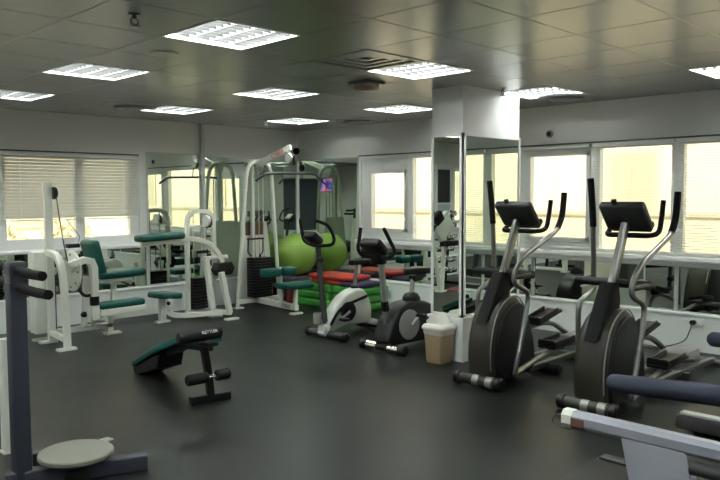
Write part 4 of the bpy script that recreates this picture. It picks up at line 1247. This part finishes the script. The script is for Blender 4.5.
MB().tube([(2.14, 1.11, 0.845), (2.14, 1.17, 0.832), (2.14, 1.215, 0.845), (2.14, 1.20, 0.872), (2.14, 1.168, 0.878)], 0.003, 5, 6).build('wire_loop', 'cable', hr)
gs = MB(); gs.prism([(0.97, 0.855), (0.775, 0.855), (0.60, 0.15), (0.82, 0.15)], 'x', 2.115, 2.155, 0.006)
gs.build('gusset', 'rail_silver', t1)
MB().tube([(2.12, 0.76, 0.815), (2.12, -0.05, 0.82)], 0.022).build('lower_rail', 'charcoal', t1)
lr = MB(); lr.bar([(1.27, 0.75, 0.872), (1.27, -0.1, 0.88)], 0.052, 0.052, 0, (0, 0, 1), 0.018); lr.build('handrail', 'rail_silver', t1)
for xx in (1.27, 2.13):
    tread_post(t1, xx, True)
tread_console(t1, 1.27, 2.14, 'grey')

# ------------------------------------------------------------------ what the column mirror shows of the room's left part
rk = thing('dumbbell_rack', 'upright chrome dumbbell rack reflected in the column mirror', 'dumbbell rack', (1.0, 7.95, 0))
f = MB()
for xx in (0.72, 1.28):
    f.bar([(xx, 8.12, 0.02), (xx, 7.98, 1.32)], 0.05, 0.05)
    f.bar([(xx, 7.70, 0.03), (xx, 8.20, 0.03)], 0.05, 0.05)
for k in range(6):
    z = 0.22 + k * 0.2
    f.bar([(0.70, 7.94, z), (1.30, 7.94, z)], 0.03, 0.03)
f.build('frame', 'black', rk)
db0 = None
names = ['bottom', 'second', 'third', 'fourth', 'fifth', 'top']
for k in range(6):
    z = 0.22 + k * 0.2
    for q in range(3):
        lab = 'chrome dumbbell on the %s tier of the reflected rack' % names[k]
        pos = Vector((0.80 + q * 0.20, 7.92, z + 0.055))
        if db0 is None:
            db0 = thing('dumbbell', lab, 'dumbbell', pos, 'chrome dumbbells on the reflected rack')
            h_ = MB(); h_.cyl(pos + Vector((0, -0.05, 0)), pos + Vector((0, 0.05, 0)), 0.014, 10); h_.build('handle', 'steel', db0)
            for s_ in (-1, 1):
                e_ = MB(); e_.cyl(pos + Vector((0, s_ * 0.05, 0)), pos + Vector((0, s_ * 0.12, 0)), 0.042, 14, 0.01); e_.build('weight_head', 'chrome', db0)
            p0 = pos
        else:
            c = copy_tree(db0, pos - p0); c['label'] = lab
tag(MB().box((1.05, 7.15, 0.006), (0.9, 0.8, 0.012)).build('floor_mat', 'darkred', None, (1.05, 7.15, 0)), 'dark red floor mat in front of the reflected dumbbell rack', 'mat')
# white machine with a dark pad
wm = thing('leg_press_machine', 'white V-legged machine with a dark pad, reflected in the column mirror', 'weight machine', (1.75, 7.45, 0))
f = MB(); f.bar([(1.70, 7.45, 0.02), (1.95, 7.45, 1.10)], 0.06, 0.06); f.bar([(1.66, 7.45, 0.02), (1.45, 7.55, 0.95)], 0.06, 0.06); f.box((1.68, 7.45, 0.012), (0.18, 0.12, 0.024)); f.bar([(1.45, 7.55, 0.92), (1.95, 7.45, 0.92)], 0.05, 0.05)
f.bar([(1.68, 7.45, 0.05), (1.68, 8.2, 0.05), (1.68, 8.2, 0.9)], 0.06, 0.06)
f.build('frame', 'white', wm)
MB().box((1.62, 7.45, 1.08), (0.42, 0.08, 0.36), (0, 35, 0), 0.02).build('back_plate', 'white', wm)
MB().box((1.80, 7.42, 1.22), (0.22, 0.09, 0.18), (0, 35, 0), 0.02).build('pad', 'black', wm)
MB().box((1.52, 7.40, 0.80), (0.36, 0.14, 0.09), None, 0.02).build('seat_pad', 'black', wm)
# tall frame with dark picture on the pier of the back wall
pf = thing('framed_poster', 'tall white framed panel with a dark picture, reflected in the column mirror', 'picture frame', (-0.26, YW - 0.02, 0.95))
MB().span((-0.50, YW - 0.03, 0.95), (-0.02, YW, 2.2), 0.004).build('frame', 'frame', pf)
MB().span((-0.45, YW - 0.036, 1.45), (-0.07, YW - 0.028, 2.1)).build('picture', 'picture', pf)
MB().span((-0.45, YW - 0.036, 1.12), (-0.07, YW - 0.028, 1.42)).build('notice', 'paper', pf)
# television on the left wall, reflected in the corner
tv = thing('television', 'television with a blue and red picture, reflected in the corner mirrors', 'television', (XL + 0.05, -1.2, 1.70))
tc_ = Vector((-2.48, -1.27, 1.98))
MB().box(tc_, (0.06, 0.64, 0.50), (0, 0, 45), 0.008).build('case', 'black', tv)
MB().box(tc_ + Vector((0.022, 0.022, 0)), (0.006, 0.59, 0.45), (0, 0, 45)).build('screen', 'screen', tv)
MB().bar([tc_ + Vector((-0.02, -0.02, 0)), (XL + 0.02, -1.5, 1.98)], 0.06, 0.10).build('bracket', 'black', tv)

# ------------------------------------------------------------------ outside
tag(MB().span((-30, -30, -0.65), (45, 45, -0.5)).build('street', 'street'), None, 'street', None, 'structure')
def building(label, axis, pos, a0, a1, h, depth, floors, bays):
    root = thing('building', label, 'building', (pos, (a0 + a1) / 2, -0.5) if axis == 'x' else ((a0 + a1) / 2, pos, -0.5), 'cream buildings across the street')
    def B(p0, p1, q0, q1, z0, z1):
        m_ = MB()
        if axis == 'x': m_.span((pos + p0, q0, z0), (pos + p1, q1, z1))
        else: m_.span((q0, pos + p0, z0), (q1, pos + p1, z1))
        return m_
    B(0, depth, a0, a1, -0.5, h).build('wall', 'facade', root)
    B(-0.12, 0.05, a0, a1, 2.95, 3.15).build('string_course', 'facade_trim', root)
    B(-0.2, 0.3, a0, a1, h, h + 0.25).build('cornice', 'facade_trim', root)
    B(-0.06, 0.02, a0, a1, -0.5, 0.5).build('plinth', 'facade_trim', root)
    w = (a1 - a0) / bays
    for f_ in range(floors):
        for k in range(bays):
            c = a0 + w * (k + 0.5)
            z = 0.9 + f_ * 3.0
            fr = B(-0.05, 0.05, c - 0.55, c + 0.55, z, z + 1.6).build('window', 'facade_trim', root)
            B(-0.06, 0.02, c - 0.45, c + 0.45, z + 0.1, z + 1.5).build('pane', 'facade_glass', fr)
building('sunlit cream building seen through the right-hand windows', 'x', 14.0, -14, 22, 7.5, 6, 2, 8)
building('sunlit cream building seen through the back windows', 'y', 17.0, -14, 13.5, 7.5, 6, 2, 6)
gw = thing('garden_wall', 'low beige boundary wall outside the right-hand windows', 'wall', (12.0, 4.0, -0.5))
MB().span((12.0, -12, -0.5), (12.2, 16, 1.22)).build('wall', 'facade_trim', gw)
MB().span((11.95, -12, 1.22), (12.25, 16, 1.30), 0.01).build('coping', 'facade_glass', gw)
def shrub(x, y, h, r, label, seed):
    rng = random.Random(seed)
    root = thing('shrub', label, 'shrub', (x, y, -0.5), 'shrubs outside the back window')
    MB().tube([(x, y, -0.5), (x + 0.05, y, -0.5 + h * 0.5), (x, y, -0.5 + h * 0.8)], 0.04, 4, 8).build('stem', 'bark', root)
    lf = MB()
    for k in range(700):
        a, b = rng.uniform(0, 2 * math.pi), math.acos(rng.uniform(-1, 1))
        q = rng.uniform(0.4, 1.0) ** 0.5
        c = Vector((x + r * q * math.sin(b) * math.cos(a), y + r * q * math.sin(b) * math.sin(a), -0.5 + h * 0.62 + h * 0.4 * q * math.cos(b)))
        d1 = Vector((rng.gauss(0, 1), rng.gauss(0, 1), rng.gauss(0, 1))).normalized()
        d2 = d1.orthogonal().normalized()
        s_ = rng.uniform(0.04, 0.08)
        lf.bm.faces.new([lf.bm.verts.new(c + d1 * s_), lf.bm.verts.new(c + d2 * s_ * 0.45), lf.bm.verts.new(c - d1 * s_), lf.bm.verts.new(c - d2 * s_ * 0.45)])
    lf.build('foliage', 'leaf', root, flat=True)
for k, (x, y, h, r) in enumerate(((4.3, 12.3, 1.6, 0.5), (5.6, 12.9, 1.75, 0.55), (7.0, 12.4, 1.55, 0.5))):
    shrub(x, y, h, r, ['pale sunlit shrub outside the back window, left one', 'pale sunlit shrub outside the back window, middle one', 'pale sunlit shrub outside the back window, right one'][k], k + 3)
